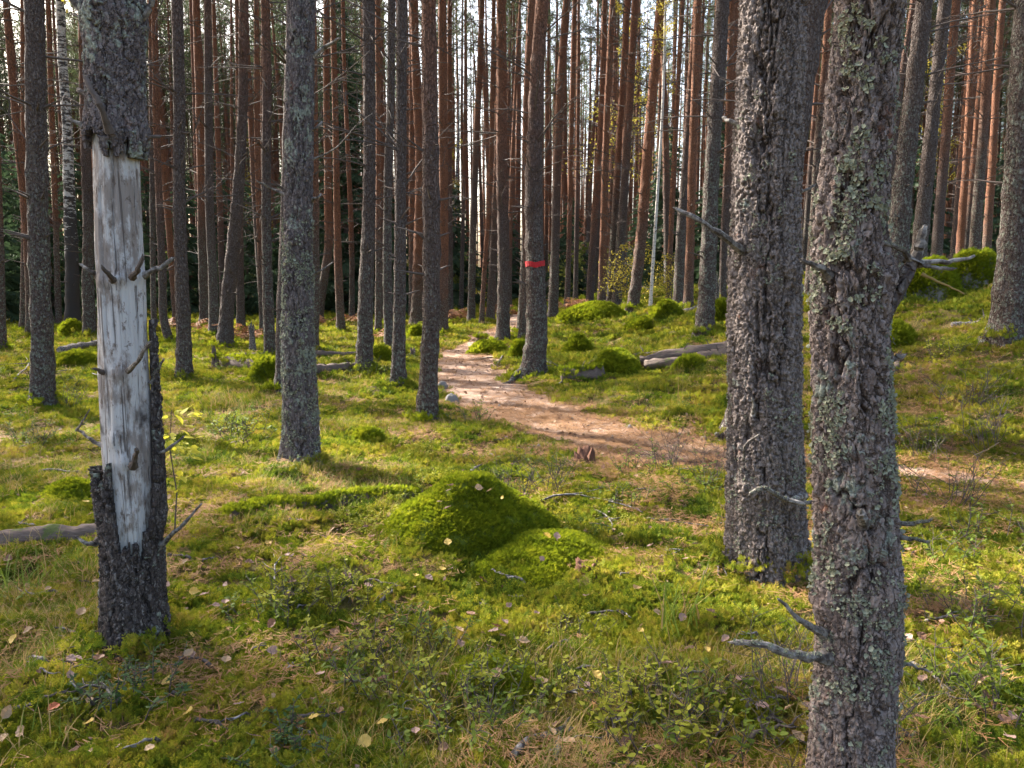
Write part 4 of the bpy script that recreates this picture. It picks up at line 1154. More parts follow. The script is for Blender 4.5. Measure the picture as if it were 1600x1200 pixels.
spr = [(545, 34, 0, 1.15, 'tall dark spruce left of centre'), (60, 25, 1, 1.0, 'dense young spruce behind the birch at left'), (195, 27, 1, .9, 'young spruce behind the dead pine'), (-20, 23, 1, 1.1, 'dark spruce at the left edge'),
       (300, 31, 1, .9, 'young spruce behind the left clearing'), (390, 30, 2, 1.2, 'low spruce behind the pale leaning pine'), (455, 33, 1, .95, 'spruce behind the purple-brown pine'), (130, 33, 1, 1.1, 'spruce deep behind the birch'),
       (615, 33, 2, 1.2, 'low spruce left of the path'), (710, 38, 2, 1.4, 'low spruce at the end of the path'), (890, 40, 2, 1.2, 'low spruce behind the red-banded pine'), (1038, 31, 1, 1.0, 'dark spruce behind the white birch sapling'),
       (1000, 35, 1, .8, 'spruce behind the yellow bush'), (1115, 29, 1, .95, 'spruce left of the furrowed pine'), (1150, 33, 1, .9, 'spruce hidden behind the furrowed pine'),
       (1545, 36, 1, .9, 'spruce behind the close pair of pines at right'), (1420, 32, 2, 1.3, 'low spruce behind the boulder pine'), (790, 44, 2, 1.4, 'small spruce far along the path'), (240, 36, 1, 1.0, 'spruce in the dark wood right of the dead pine'),
       (350, 37, 1, 1.1, 'spruce in the dark wood behind the pale leaning pine'), (20, 34, 1, 1.2, 'large spruce in the dark wood at far left'), (500, 38, 1, .8, 'spruce in the dark wood left of the tall spruce')]
for k, (px, Y, v, sc, lab) in enumerate(spr):
    p = at(px, 500, Y); p[2] = Hs(p[0], Y)
    t_ = thing('spruce_tree', lab, 'spruce tree', p); t_.scale = (sc, sc, sc * 1.05); t_.rotation_euler = (0, 0, k * 1.7)
    obj('trunk', SPR[v][0], t_); obj('crown', SPR[v][1], t_)['kind'] = 'stuff'

# ------------------------------------------------------------------ pines farther back
BGT = []
for v in range(7):
    rng = np.random.default_rng(600 + v)
    lean = rng.normal(size=2) * .25
    rows = np.array([[lean[0] * t * t * 2 + .12 * math.sin(3 * t + v), lean[1] * t * t * 2, 18 * t, .135 * (1 - .86 * t)] for t in np.linspace(0, 1, 9)]); rows[:, :2] -= rows[0, :2]
    me, L = trunk_mesh(rows, 12, 44, M['pine_bark_red'] if v % 2 else M['pine_bark'], v)
    b = MB(); z = 1.5
    while z < 10.5:
        p = [np.interp(z, L[:, 2], L[:, k]) for k in (0, 1)]
        for j in range(rng.integers(1, 5)):
            az = rng.uniform(0, 6.28); ln = rng.uniform(.3, 1.8) * min(1, .25 + .12 * z); el = rng.normal() * .3 + .15
            d = Vector((math.cos(az) * math.cos(el), math.sin(az) * math.cos(el), math.sin(el))); q = Vector((p[0], p[1], z))
            m = q + d * ln * .5 + rvec(rng, .05 * ln); e = q + d * ln + rvec(rng, .1 * ln)
            b.tube([q, m, e], [.014, .010, .004], 3, False)
            if ln > .6: b.tube([m, m + (d + rvec(rng, .8)).normalized() * ln * .35], [.006, .002], 3, False)
        z += rng.uniform(.3, .55)
    BGT.append((me, b.mesh('dead_branches', M['twig_dark']), L))
rng = np.random.default_rng(77)
bgp = []
occ = [(-q[0] * 0 + q[0], q[1]) for q in HAND]
tries = 0
while len(bgp) < 285 and tries < 40000:
    tries += 1
    y = 21 + 42 * rng.uniform() ** .8; xm = .80 * y + 4
    x = rng.uniform(-xm - 5, xm)
    if path_d(np.array([x]), np.array([y]))[0] < 1.1: continue
    if min([(x - a) ** 2 + (y - c) ** 2 for a, c in occ]) < 1.5 ** 2: continue
    occ.append((x, y)); bgp.append((x, y))
n_back = len(bgp)
for k in range(26):                              # pines beyond the left edge that shade the clearing
    for _ in range(60):
        y = rng.uniform(4, 26); x = -rng.uniform(.76 * y + 1.6, .76 * y + 12)
        if min([(x - a) ** 2 + (y - c) ** 2 for a, c in occ]) > 1.9 ** 2:
            occ.append((x, y)); bgp.append((x, y)); break
n_shade = len(bgp)
bgp += [(-13.2, 11.2), (-15.4, 13.4), (-11.8, 9.0), (-17.2, 12.2), (-14.4, 9.6)]  # extra pines added out of view, dense crowns to shade the foreground
for k, (x, y) in enumerate(bgp):
    v = int(rng.integers(0, 7)); sc = rng.uniform(.72, 1.2)
    px = 800 + FPX * x / max(y, 1)
    if k >= n_back: where = 'standing out of view beyond the left edge for shade'
    else:
        where = ('behind the birch at far left', 'behind the left clearing', 'left of the end of the path', 'behind the end of the path', 'behind the far mossy bank', 'behind the furrowed pine', 'behind the right boulders')[min(6, max(0, sum(px > q for q in (180, 440, 690, 860, 1090, 1300))))]
        where = ('deep in the wood ' if y > 40 else '') + where
    look = ('stout ' if sc > 1.02 else 'thin ' if sc < .86 else 'slender ') + ('orange-brown ' if v % 2 else 'brown ')
    t_ = thing('pine_tree', look + 'pine ' + where, 'pine tree', (x, y, Hs(x, y) - .03), look + 'pines ' + where)
    t_.rotation_euler = (rng.normal() * .012, rng.normal() * .012, rng.uniform(0, 6.28)); t_.scale = (sc, sc, rng.uniform(.95, 1.12))
    obj('trunk', BGT[v][0], t_)
    obj('dead_branches', BGT[v][1], t_)['kind'] = 'stuff'
    far = (y > 40 and abs(800 + FPX * x / y - 880) > 300) or k >= n_shade; L = BGT[v][2]; mid_ = y > 28 and not far; zc = (9.5 if far else 12.3 if mid_ else 10.4) + rng.uniform(0, 1.3); p = [np.interp(zc, L[:, 2], L[:, q]) for q in (0, 1)]
    add_crown(t_, (p[0], p[1], zc), int(rng.integers(0, 4)), (1.0 / sc * (.75 if mid_ else .98), 1.0 / sc * (.75 if mid_ else .98), .8 if mid_ else 1.05), rng.uniform(0, 6.28), DENSE if far else CROWNS)

# far wood that reads as one mass, and the undergrowth between the far trunks
def far_pine(v):
    b = MB(); b.tube([(0, 0, 0), (.1, 0, 9), (0, .1, 18)], [.16, .11, .03], 6, False)
    me = b.mesh('far_trunk', M['pine_bark_red'])
    return me
fm = []
for v in range(3):
    src = CROWNS[v][1]
    vv = np.empty(len(src.vertices) * 3, np.float32); src.vertices.foreach_get('co', vv); vv = vv.reshape(-1, 3) + (0, 0, 10.5)
    b = MB(); b.tube([(0, 0, -.2), (.1, 0, 9), (0, .1, 17.5)], [.125, .09, .03], 6, False)
    rq = np.random.default_rng(v)
    for j in range(34):
        z_ = rq.uniform(2, 11); a_ = rq.uniform(0, 6.28); l_ = rq.uniform(.4, 1.6); b.tube([(0, 0, z_), (math.cos(a_) * l_, math.sin(a_) * l_, z_ + l_ * .35)], [.016, .005], 3, False)
    nv = len(b.v); b.v += [tuple(q) for q in vv]
    nf = len(b.f); b.f += [tuple(nv + 3 * i + j for j in range(3)) for i in range(len(vv) // 3)]
    me = b.mesh('far_pine', M['pine_bark_red']); me.materials.append(M['needles'])
    mi = np.zeros(len(me.polygons), np.int32); mi[nf:] = 1; me.polygons.foreach_set('material_index', mi)
    fm.append(me)
for v in range(3):
    src = CROWNS[v + 2][1]
    vv = np.empty(len(src.vertices) * 3, np.float32); src.vertices.foreach_get('co', vv); vv = vv.reshape(-1, 3) * (.8, .8, 1) + (0, 0, 15.5)
    b = MB(); b.tube([(0, 0, -.2), (.15, 0, 10), (0, .1, 22)], [.12, .095, .03], 6, False)
    rq = np.random.default_rng(v + 9)
    for j in range(30):
        z_ = rq.uniform(2, 15); a_ = rq.uniform(0, 6.28); l_ = rq.uniform(.3, 1.3); b.tube([(0, 0, z_), (math.cos(a_) * l_, math.sin(a_) * l_, z_ + l_ * .35)], [.015, .005], 3, False)
    nv = len(b.v); b.v += [tuple(q) for q in vv]
    nf = len(b.f); b.f += [tuple(nv + 3 * i + j for j in range(3)) for i in range(len(vv) // 3)]
    me = b.mesh('far_pine', M['pine_bark_red']); me.materials.append(M['needles'])
    mi = np.zeros(len(me.polygons), np.int32); mi[nf:] = 1; me.polygons.foreach_set('material_index', mi)
    fm.append(me)
proto_coll('far_pine', fm)
n = 1700
fy = 44 + 84 * rng.uniform(size=n) ** 1.1; fx = rng.uniform(-1, 1, n) * (.8 * fy + 5)
pxc = 800 + FPX * fx / fy; k = (np.abs(pxc - 860) > 210) | (rng.uniform(size=n) < .8); fx, fy = fx[k], fy[k]; n = len(fx)
scatter('distant_forest', 'far_pine', np.stack([fx, fy, H(fx, fy)], 1), np.stack([0 * fx, 0 * fx, rng.uniform(0, 6.28, n)], 1), rng.uniform(.85, 1.15, n), idx=np.where(np.abs(800 + FPX * fx / fy - 880) < 330, 3, 0) + rng.integers(0, 3, n), label='distant wall of pines closing the view', cat='forest')
proto_coll('under', [leaf_crown(440 + i, 2.4, 1.6, 340, 'under_green', .16, 12)[1] for i in range(3)] + [leaf_crown(450, 2.4, 1.6, 320, 'birch_yellow', .14, 12)[1]])
n = 360
fy = rng.uniform(36, 90, n); fx = rng.uniform(-1, 1, n) * (.8 * fy + 3)
k = path_d(fx, fy) > 1.6; fx, fy = fx[k], fy[k]
scatter('undergrowth', 'under', np.stack([fx, fy, H(fx, fy)], 1), np.stack([0 * fx, 0 * fx, rng.uniform(0, 6.28, len(fx))], 1), rng.uniform(.5, 1.2, len(fx)), idx=np.where(rng.uniform(size=len(fx)) < .15, 3, rng.integers(0, 3, len(fx))), label='pale green and yellow undergrowth between the distant trunks', cat='undergrowth')

# ------------------------------------------------------------------ mossy mounds
def mound_geo(rx, ry, h, seed, nseg=40, nr=16, p=2.2):
    th = np.linspace(0, 2 * math.pi, nseg, endpoint=False); u = np.linspace(0, 1, nr)
    U, T = np.meshgrid(u, th, indexing='ij')
    wob = 1 + .20 * fbm(np.cos(T) * 1.3 + seed, np.sin(T) * 1.2, 0, seed, 3)
    rr = U * wob
    z = h * (1 - U ** p) + .20 * h * fbm(np.cos(T) * U * 2.2 + seed, np.sin(T) * U * 2.2, seed, seed, 3) * (1 - U * .8)
    V = np.stack([rx * rr * np.cos(T), ry * rr * np.sin(T), z], -1)
    return V
def mound(label, px, py, wpx, hpx, seed, name='moss_mound', aspect=.85, p=2.2, mat='mound_soil', cover_=1.0, dens=1.0, cat='moss mound', lift=0):
    b = hit(px, py)
    k = dep(b) / FPX; rx = wpx * k / 2; h = hpx * k * 1.03
    c = b + (0, rx * aspect * .75, 0); c[2] = Hs(c[0], c[1]) - .04
    V = mound_geo(rx, rx * aspect, h + .04, seed, p=p)
    t_ = thing(name, label, cat, c)
    V[-1, :, 2] -= .06
    body = obj('boulder' if mat == 'stone' else 'moss_cushion', npmesh('mound', V.reshape(-1, 3), grid_faces(16, 40, True), M[mat]), t_)
    # tufts over the surface
    n = int(min(5200, max(160, 1500 * dens * (rx * rx * aspect * math.pi * 1.6 + 1e-3) / max(.45, (dep(b) / 6)) ** 1.2)))
    sc = min(1.7, max(.55, dep(b) / 8.5))
    r_ = np.random.default_rng(seed)
    U = np.sqrt(r_.uniform(0, .96, n)); T = r_.uniform(0, 6.283, n)
    iu = U * 15; i0 = iu.astype(int); f = iu - i0; kt = (T / (2 * math.pi) * 40); k0 = kt.astype(int) % 40; g_ = kt - kt.astype(int); k1 = (k0 + 1) % 40; i1 = np.minimum(i0 + 1, 15)
    P = (V[i0, k0] * ((1 - f) * (1 - g_))[:, None] + V[i1, k0] * (f * (1 - g_))[:, None] + V[i0, k1] * ((1 - f) * g_)[:, None] + V[i1, k1] * (f * g_)[:, None])
    N = np.stack([P[:, 0] / rx**2, P[:, 1] / (rx * aspect)**2, np.maximum(P[:, 2], .1 * h) / max(h, .01)**2 * .6 + .2 / h], 1)
    N /= np.linalg.norm(N, axis=1)[:, None]
    if cover_ < 1:
        keep = (N[:, 2] + .35 * fbm(P[:, 0] * 3, P[:, 1] * 3, P[:, 2] * 3, seed, 3)) > (1 - cover_)
        P, N = P[keep], N[keep]
    rot = []
    for q in N:
        m = Vector(q).to_track_quat('Z', 'Y').to_matrix() @ Matrix.Rotation(r_.uniform(0, 6.28), 3, 'Z')
        rot.append(m.to_euler()[:])
    if len(P):
        scatter('moss', 'mound_moss', P, np.array(rot), r_.uniform(.75, 1.25, len(P)) * sc, parent=t_)
    return t_, c, rx, h
MND = [
 ('large bright green moss dome in the middle of the foreground', 735, 870, 275, 84, 2.1, 1.0),
 ('low moss swell spreading right below the large moss dome', 845, 912, 270, 30, 1.6, 1.0),
 ('round dark-fronted moss cushion before the fallen logs', 968, 588, 92, 36, 2.4, 1.0),
 ('small round moss cushion upslope right of the red-banded pine', 906, 556, 48, 24, 2.4, 1.0),
 ('yellow-green moss cushion against the right end of the fallen logs', 1082, 580, 56, 22, 2.4, 1.0),
 ('moss cushion in the sun under the mossy boulders', 1412, 546, 66, 34, 2.6, 1.0),
 ('long moss bank beside the cut stump on the path', 762, 556, 68, 18, 2.2, 1.0),
 ('small moss hump left of the foot of the red-banded pine', 812, 562, 30, 22, 2.6, 1.0),
 ('small moss hump left of the path behind the brown pine', 650, 530, 28, 16, 2.4, 1.0),
 ('long moss ridge on the crest of the slope', 935, 500, 104, 20, 2.2, 1.0),
 ('moss hump on the crest below the bush', 1042, 500, 44, 20, 2.4, 1.0),
 ('dark moss hump behind the furrowed pine', 1130, 500, 34, 24, 2.8, 1.0),
 ('low moss hump in the middle of the slope', 1008, 517, 56, 14, 2.2, 1.0),
 ('round moss cap between the left pine and the birch', 106, 528, 38, 20, 3.0, 1.0),
 ('bright moss heap leaning against the left side of the purple-brown pine', 418, 604, 76, 36, 2.2, 1.0),
 ('moss hump right of the mossy-footed pine', 594, 566, 36, 20, 2.3, 1.0),
 ('green moss tuft in the clearing right of the purple-brown pine', 572, 694, 54, 16, 2.2, 1.0),
 ('low moss heap left of the dead pine', 92, 786, 124, 30, 2.0, 1.0),
 ('leafy moss swell at the bottom of the picture', 770, 1112, 230, 34, 1.6, 1.0),
 ('moss heap behind the dead pine near the fallen branches', 105, 580, 70, 22, 2.2, 1.0),
]
MLIST = []
for i, (lab, px, py, w, h, p, cv) in enumerate(MND):
    tm_ = mound(lab, px, py, w, h, 700 + i, p=p, cover_=cv)
    MLIST.append((tm_[1], tm_[2], tm_[3], p))
# moss-topped boulders on the slope
for i, (lab, px, py, w, h, cv) in enumerate((('large moss-covered boulder right of the boulder pine', 1468, 470, 112, 56, 1.15), ('grey boulder with a mossy cap left of the stout edge pine', 1535, 456, 84, 62, 1.0), ('sunlit moss-covered stone behind the boulder pine', 1388, 464, 70, 54, 1.2))):
    mound(lab, px, py, w, h, 740 + i, 'mossy_boulder', .8, 3.2, 'stone', cv, 1.3, 'boulder')

def Hm(x, y):
    """top of ground or of a moss mound"""
    z = H(x, y)
    for c, rx, h, p in MLIST:
        d = np.hypot((x - c[0]) / rx, (y - c[1]) / (rx * .85))
        z = np.where(d < 1, np.maximum(z, c[2] + (h + .04) * (1 - np.minimum(d, 1) ** p) + .02), z)
    return z
def hit_top(px, py):
    d = ray(px, py); P = CAM + _TS[:, None] * d; P = P[_TS < 30]
    k = int(np.argmax(P[:, 2] < Hm(P[:, 0], P[:, 1])))
    q = P[k]; return np.array([q[0], q[1], float(Hm(q[:1], q[1:2])[0])])
# ------------------------------------------------------------------ stones, stumps, logs
def stone(label, px, py, w, h, seed, group=None):
    b = hit(px, py); k = dep(b) / FPX; rx, hh = w * k / 2, h * k
    V = mound_geo(rx, rx * .8, hh + .04, seed, 24, 10, 2.6); V[..., 2] += .012 * noise3(V[..., 0] * 30, V[..., 1] * 30, seed, seed)
    c = b + (0, rx * .5, 0); c[2] = Hs(c[0], c[1]) - .03
    V[-1, :, 2] -= .05
    thing('stone', label, 'stone', c, group, npmesh('stone', V.reshape(-1, 3), grid_faces(10, 24, True), M['stone']))
stone('pale grey stone at the left edge of the path', 705, 634, 28, 14, 1)
stone('flat grey stone right beside the brown pine by the path', 690, 608, 24, 10, 2)
for k, (x, y) in enumerate(((1012, 682), (957, 688), (1062, 684), (842, 700), (985, 672), (1100, 690), (895, 660), (780, 640))):
    stone('small pebble-like stone lying in the trodden path', x, y, 8 + (k * 7) % 6, 5, 10 + k, 'small stones in the path')

def log(label, p0, p1, r0, r1, mat, seed, moss=0, name='fallen_log', lift=.5):
    a, c = hit(*p0), hit(*p1)
    root = thing(name, label, 'log', a)
    n = 26; L = np.linspace(0, 1, n); rng_ = np.random.default_rng(seed)
    P = a + (c - a) * L[:, None]
    P[:, 2] = H(P[:, 0], P[:, 1]) * .35 + (a[2] + (c[2] - a[2]) * L) * .65 + lift * (r0 + (r1 - r0) * L)
    P[:, 0] += .05 * np.sin(L * 5 + seed); P -= a
    Rr = (r0 + (r1 - r0) * L) * (1 + .10 * rng_.normal(size=n) * .6)
    ax = Vector(c - a).normalized(); u = ax.cross(Vector((0, 0, 1))).normalized(); w = u.cross(ax)
    m = 20; th = np.linspace(0, 2 * math.pi, m, endpoint=False)
    V = np.zeros((n, m, 3))
    for i in range(n):
        q = Rr[i] * (1 + .24 * fbm(np.cos(th) * 1.6, np.sin(th) * 1.6, L[i] * 14 + seed, seed, 3) + .06 * np.sin(th * 7 + L[i] * 3))
        V[i] = P[i] + np.outer(np.cos(th) * q, u) + np.outer(np.sin(th) * q, w)
    b = MB(); b.v = [tuple(q) for q in V.reshape(-1, 3)]; b.f = [tuple(q) for q in grid_faces(n, m, True)]
    b.f += [tuple(range(m))[::-1], tuple((n - 1) * m + k for k in range(m))]
    obj('log_body', b.mesh('log', M[mat], True), root)
    for k in range(3 if seed > 2 else 0):
        i = rng_.integers(3, n - 3); st = obj('branch_stub', STUBS[k], root, tuple(P[i] + np.array(w) * Rr[i] * .6), (0, -rng_.uniform(.1, .7), rng_.uniform(0, 6.28)), .8)
    if moss:
        k = moss; t = rng_.uniform(0, 1, k); ph = rng_.normal(size=k) * .75 + math.pi / 2
        ii = (t * (n - 1)).astype(int)
        pt = P[ii] + (np.outer(np.cos(ph), u) + np.outer(np.sin(ph), w)) * Rr[ii][:, None] * 1.0
        pt += np.outer(rng_.normal(size=k) * .02, ax)
        d = max(.62, dep(a) / 8)
        scatter('moss', 'mound_moss', pt, np.stack([rng_.normal(size=k) * .4, rng_.normal(size=k) * .4, rng_.uniform(0, 6.28, k)], 1), rng_.uniform(.7, 1.2, k) * d, parent=root)
log('weathered fallen log behind the foot of the dead pine, reaching the left edge', (-70, 872), (258, 838), .068, .055, 'log_bark', 1, lift=.6)
log('moss-covered fallen log in the clearing left of the large moss dome', (350, 822), (652, 786), .055, .045, 'log_bark', 2, 520, lift=.95)
log('upper one of two fallen logs behind the furrowed pine', (1000, 575), (1240, 536), .08, .10, 'log_bark', 3, lift=1.1)
log('lower one of two fallen logs behind the furrowed pine', (1012, 580), (1210, 566), .07, .09, 'log_bark', 4, lift=1.0)
log('mossy rotten log in the middle of the left clearing', (352, 578), (425, 588), .11, .10, 'log_bark', 5, 60, lift=1.0)
log('fallen log passing behind the purple-brown pine', (480, 590), (568, 582), .08, .07, 'log_bark', 6, lift=1.1)
log('thin fallen trunk behind the mossy-footed pine', (430, 556), (585, 560), .055, .05, 'log_bark', 7, lift=1.1)
log('short fallen log at the rear of the left clearing', (355, 564), (420, 562), .06, .05, 'log_bark', 8, lift=1.1)
log('grey fallen log between the left pine and the dead pine', (95, 556), (165, 538), .08, .06, 'deadwood', 9, lift=1.1)
log('dark mossy log end left of the round moss cushion', (880, 598), (940, 590), .12, .12, 'log_bark', 10, 40)
log('dead branch lying on the crest, pointing at the two straight pines', (1050, 494), (1098, 478), .06, .045, 'deadwood', 11, 0, 'fallen_branch')
log('pale broken branch lying under the mossy boulders', (1490, 512), (1552, 500), .035, .025, 'deadwood', 12, 0, 'fallen_branch')
log('dark fallen branch behind the lichen-crusted pine', (1385, 585), (1412, 566), .04, .03, 'log_bark', 13, 0, 'fallen_branch')

def stump(label, px, py, w, h, seed, mat='rot_wood', jag=.3, mossy=0):
    b_ = hit(px, py); k = dep(b_) / FPX; r, hh = w * k / 2, h * k
    m, n = 28, 12; th = np.linspace(0, 2 * math.pi, m, endpoint=False); rng_ = np.random.default_rng(seed)
    top = hh * (1 + jag * fbm(np.cos(th) * 2, np.sin(th) * 2, seed, seed, 3) + jag * .5 * rng_.normal(size=m))
    V = []
    for t in np.linspace(0, 1, n):
        q = r * (1 + .7 * (1 - t) ** 3 * (1 + .6 * np.cos(th * 3 + seed)) + .1 * fbm(np.cos(th) * 3, np.sin(th) * 3, t * 2, seed, 2))
        V.append(np.stack([np.cos(th) * q, np.sin(th) * q, -.05 + (top + .05) * t], 1))
    V.append(np.stack([np.cos(th) * r * .7, np.sin(th) * r * .7, top * .8], 1)); V.append(np.stack([np.cos(th) * r * .1, np.sin(th) * r * .1, top * 0 + hh * .55], 1))
    c = b_ + (0, r * .6, 0); c[2] = Hs(c[0], c[1])
    root = thing('tree_stump', label, 'stump', c)
    b = MB(); b.v = [tuple(q) for q in np.concatenate(V)]; b.f = [tuple(q) for q in grid_faces(n + 2, m, True)]; b.f.append(tuple((n + 1) * m + k for k in range(m)))
    obj('stump_body', b.mesh('stump', M[mat], True), root)
    for j in range(1 if mat == 'rot_wood' else 3):
        a = rng_.uniform(2.2, 5.5); q = np.array([math.cos(a), math.sin(a), 0])
        bb = MB(); bb.tube([Vector(q * r * .7 + (0, 0, hh * .25)), Vector(q * r * 1.6 + (0, 0, hh * .08)), Vector(q * r * 2.6 + (0, 0, -.02))], [r * .35, r * .25, r * .08], 7)
        obj('root', bb.mesh('root', M[mat], True), root)
    if mossy:
        a = rng_.uniform(0, 6.28, mossy); rr_ = r * np.sqrt(rng_.uniform(size=mossy)); d = max(1, dep(b_) / 6)
        scatter('moss', 'mound_moss', np.stack([np.cos(a) * rr_, np.sin(a) * rr_, hh * (.62 + .3 * rr_ / r)], 1), np.stack([a * 0, a * 0, a], 1), a * 0 + d * .7, parent=root)
stump('dark cut stump on the right side of the path', 752, 545, 15, 22, 3, 'log_bark', .15, 14)
stump('crumbling red-brown stump in the foreground grass below the path', 914, 730, 32, 20, 5, 'rot_wood', .7)
stump('tiny dark stump left of the path', 645, 557, 8, 9, 6, 'log_bark', .4)
stump('upright broken snag in the left clearing', 394, 552, 8, 40, 7, 'deadwood', .25)
stump('short mossy stump at the end of the rotten log', 336, 578, 10, 24, 8, 'log_bark', .4, 8)
stump('decayed red stump remains in a hollow right of the large moss dome', 920, 893, 40, 9, 9, 'rot_wood', .5)
stump('pale jagged snag on the crest behind the slope', 1120, 482, 7, 38, 10, 'deadwood', .6)

# ------------------------------------------------------------------ small plants
def bilberry_mesh(seed, h, spread, nst, nleaf, mat, lsz=.011):
    rng = np.random.default_rng(seed); w, lv = MB(), MB()
    for i in range(nst):
        a = rng.uniform(0, 6.28); r0 = spread * .5 * math.sqrt(rng.uniform())
        p = Vector((math.cos(a) * r0, math.sin(a) * r0, -.015)); d = Vector((math.cos(a) * .35 + rng.normal() * .25, math.sin(a) * .35 + rng.normal() * .25, 1)).normalized()
        L = h * rng.uniform(.6, 1.1); pts = [p]
        for k in range(4):
            d = (d + rvec(rng, .28)).normalized(); pts.append(pts[-1] + d * L / 4)
        w.tube(pts, [.0022, .002, .0017, .0013, .0008], 4, False)
        tw = [(pts[j], pts[j + 1]) for j in range(1, 4)]
        for k in range(5):
            j = int(rng.integers(1, 4)); q = pts[j].lerp(pts[j + 1], rng.uniform()); e = (Vector((rng.normal(), rng.normal(), .7))).normalized() * L * rng.uniform(.25, .5)
            w.tube([q, q + e * .5 + rvec(rng, .006), q + e], [.0013, .001, .0006], 3, False); tw.append((q, q + e))
        for k in range(nleaf):
            q0, q1 = tw[rng.integers(0, len(tw))]; c = q0.lerp(q1, rng.uniform(.15, 1.05))
            a_ = (Vector((rng.normal(), rng.normal(), rng.normal() * .35 + .1))).normalized(); up = (Vector((0, 0, 1)) + rvec(rng, .5)).normalized(); sd = a_.cross(up).normalized()
            s_ = lsz * rng.uniform(.6, 1.25); m = c + a_ * s_
            lv.poly([c, m - a_ * s_ * .35 + sd * s_ * .52, m + sd * s_ * .36 + a_ * s_ * .35, m + a_ * s_, m - sd * s_ * .36 + a_ * s_ * .35, m - a_ * s_ * .35 - sd * s_ * .52])
    return w.mesh('stems', M['twig_dark']), lv.mesh('leaves', M[mat])
BIL = {'green': [bilberry_mesh(800 + i, .17, .26, 13, 17, 'bilberry') for i in range(3)],
       'yellow': [bilberry_mesh(810 + i, .16, .28, 14, 17, 'bilberry_yellow') for i in range(3)],
       'twiggy': [bilberry_mesh(820 + i, .30, .22, 16, 4, 'bilberry') for i in range(3)],
       'lingon': [bilberry_mesh(830 + i, .12, .2, 13, 22, 'lingonberry', .009) for i in range(2)]}
BSP = [('green', 415, 975, 1.15, 'bilberry shrub right of the foot of the dead pine'), ('yellow', 470, 955, 1.2, 'light green bilberry shrub left of the large moss dome'), ('yellow', 540, 945, 1.0, 'light green bilberry shrub under the large moss dome'),
 ('lingon', 215, 1098, 1.3, 'dark glossy lingonberry clump below the dead pine'), ('lingon', 165, 1075, .9, 'small dark lingonberry clump at the left foreground'), ('green', 560, 1075, 1.1, 'bilberry shrub in the shaded middle foreground'),
 ('yellow', 520, 1035, 1.2, 'yellowing bilberry shrub in the middle foreground'), ('yellow', 625, 1050, 1.1, 'yellowing bilberry shrub beside the white lichen sprig'), ('green', 665, 1000, 1.0, 'bilberry shrub below the large moss dome'),
 ('yellow', 700, 1085, 1.1, 'bright bilberry shrub on the left side of the leafy moss swell'), ('green', 770, 1130, 1.1, 'bilberry shrub on the front of the leafy moss swell'), ('yellow', 830, 1095, 1.0, 'yellowing bilberry shrub on the right of the leafy moss swell'),
 ('green', 700, 1180, 1.2, 'bilberry shrub at the bottom edge under the leafy moss swell'), ('yellow', 980, 1130, 1.1, 'yellow bilberry shrub at bottom right of centre'), ('yellow', 1060, 1120, 1.2, 'yellow bilberry shrub left of the lichen-crusted pine'),
 ('yellow', 1010, 1180, 1.2, 'yellow bilberry shrub on the bottom edge right of centre'), ('green', 1130, 1170, 1.2, 'dark bilberry shrub close left of the lichen-crusted pine'), ('twiggy', 1215, 1090, .9, 'bare-twigged bilberry beside the low lichened branch'),
 ('twiggy', 1240, 1190, .9, 'bare-twigged bilberry at the foot of the lichen-crusted pine'), ('twiggy', 800, 800, 1.2, 'bushy bare-twigged bilberry behind the large moss dome'), ('twiggy', 760, 795, .9, 'thin bare bilberry at the left shoulder of the large moss dome'),
 ('twiggy', 850, 770, 1.1, 'bare-twigged bilberry between the large moss dome and the red-brown stump'), ('green', 1005, 745, 1.3, 'bilberry shrub on the near edge of the path'), ('twiggy', 1040, 735, 1.2, 'twiggy bilberry on the near edge of the path'),
 ('green', 1080, 775, 1.2, 'bilberry shrub left of the furrowed pine'), ('twiggy', 1110, 755, 1.1, 'twiggy bilberry touching the furrowed pine'), ('green', 965, 790, 1.1, 'bilberry shrub below the red-brown stump'),
 ('twiggy', 1470, 790, 1.5, 'tall twiggy bilberry right of the lichen-crusted pine'), ('twiggy', 1450, 720, 1.2, 'twiggy bilberry on the far edge of the path at right'), ('twiggy', 1540, 700, 1.4, 'twiggy bilberry on the slope at the right edge'),
 ('twiggy', 1500, 640, 1.6, 'tall twiggy bilberry on the slope under the stout edge pine'), ('green', 1560, 860, 1.5, 'dark bilberry shrub at the right edge'), ('green', 1450, 880, 1.3, 'bilberry shrub right of the two lichened side branches'),
 ('yellow', 1500, 960, 1.3, 'yellowing bilberry shrub in the shade at lower right'), ('green', 1580, 1010, 1.3, 'bilberry shrub at the lower right edge'), ('green', 1450, 1060, 1.2, 'dark bilberry shrub at lower right near the lichen-crusted pine'),
 ('green', 1540, 1130, 1.2, 'dark bilberry shrub in the lower right corner'), ('green', 390, 690, 1.8, 'green leafy shrub left of the purple-brown pine'), ('green', 360, 680, 1.4, 'smaller leafy shrub beside the green shrub left of the purple-brown pine'),
 ('green', 730, 662, 1.4, 'bilberry shrub at the foot of the brown pine by the path'), ('green', 575, 590, 1.7, 'bilberry shrub in front of the mossy-footed pine'), ('twiggy', 105, 640, 1.3, 'twiggy plant right of the far left pine'),
 ('green', 30, 700, 1.4, 'bilberry shrub at the left edge of the clearing'), ('twiggy', 1375, 1180, 1.0, 'twiggy bilberry right of the foot of the lichen-crusted pine'), ('yellow', 905, 1010, .8, 'small yellowing bilberry in the open moss'),
 ('yellow', 1480, 560, 1.6, 'light green bilberry on the slope under the boulders'), ('green', 1310, 640, 1.3, 'bilberry shrub seen between the two close pines'), ('lingon', 450, 1190, 1.2, 'dark lingonberry clump on the bottom edge')]
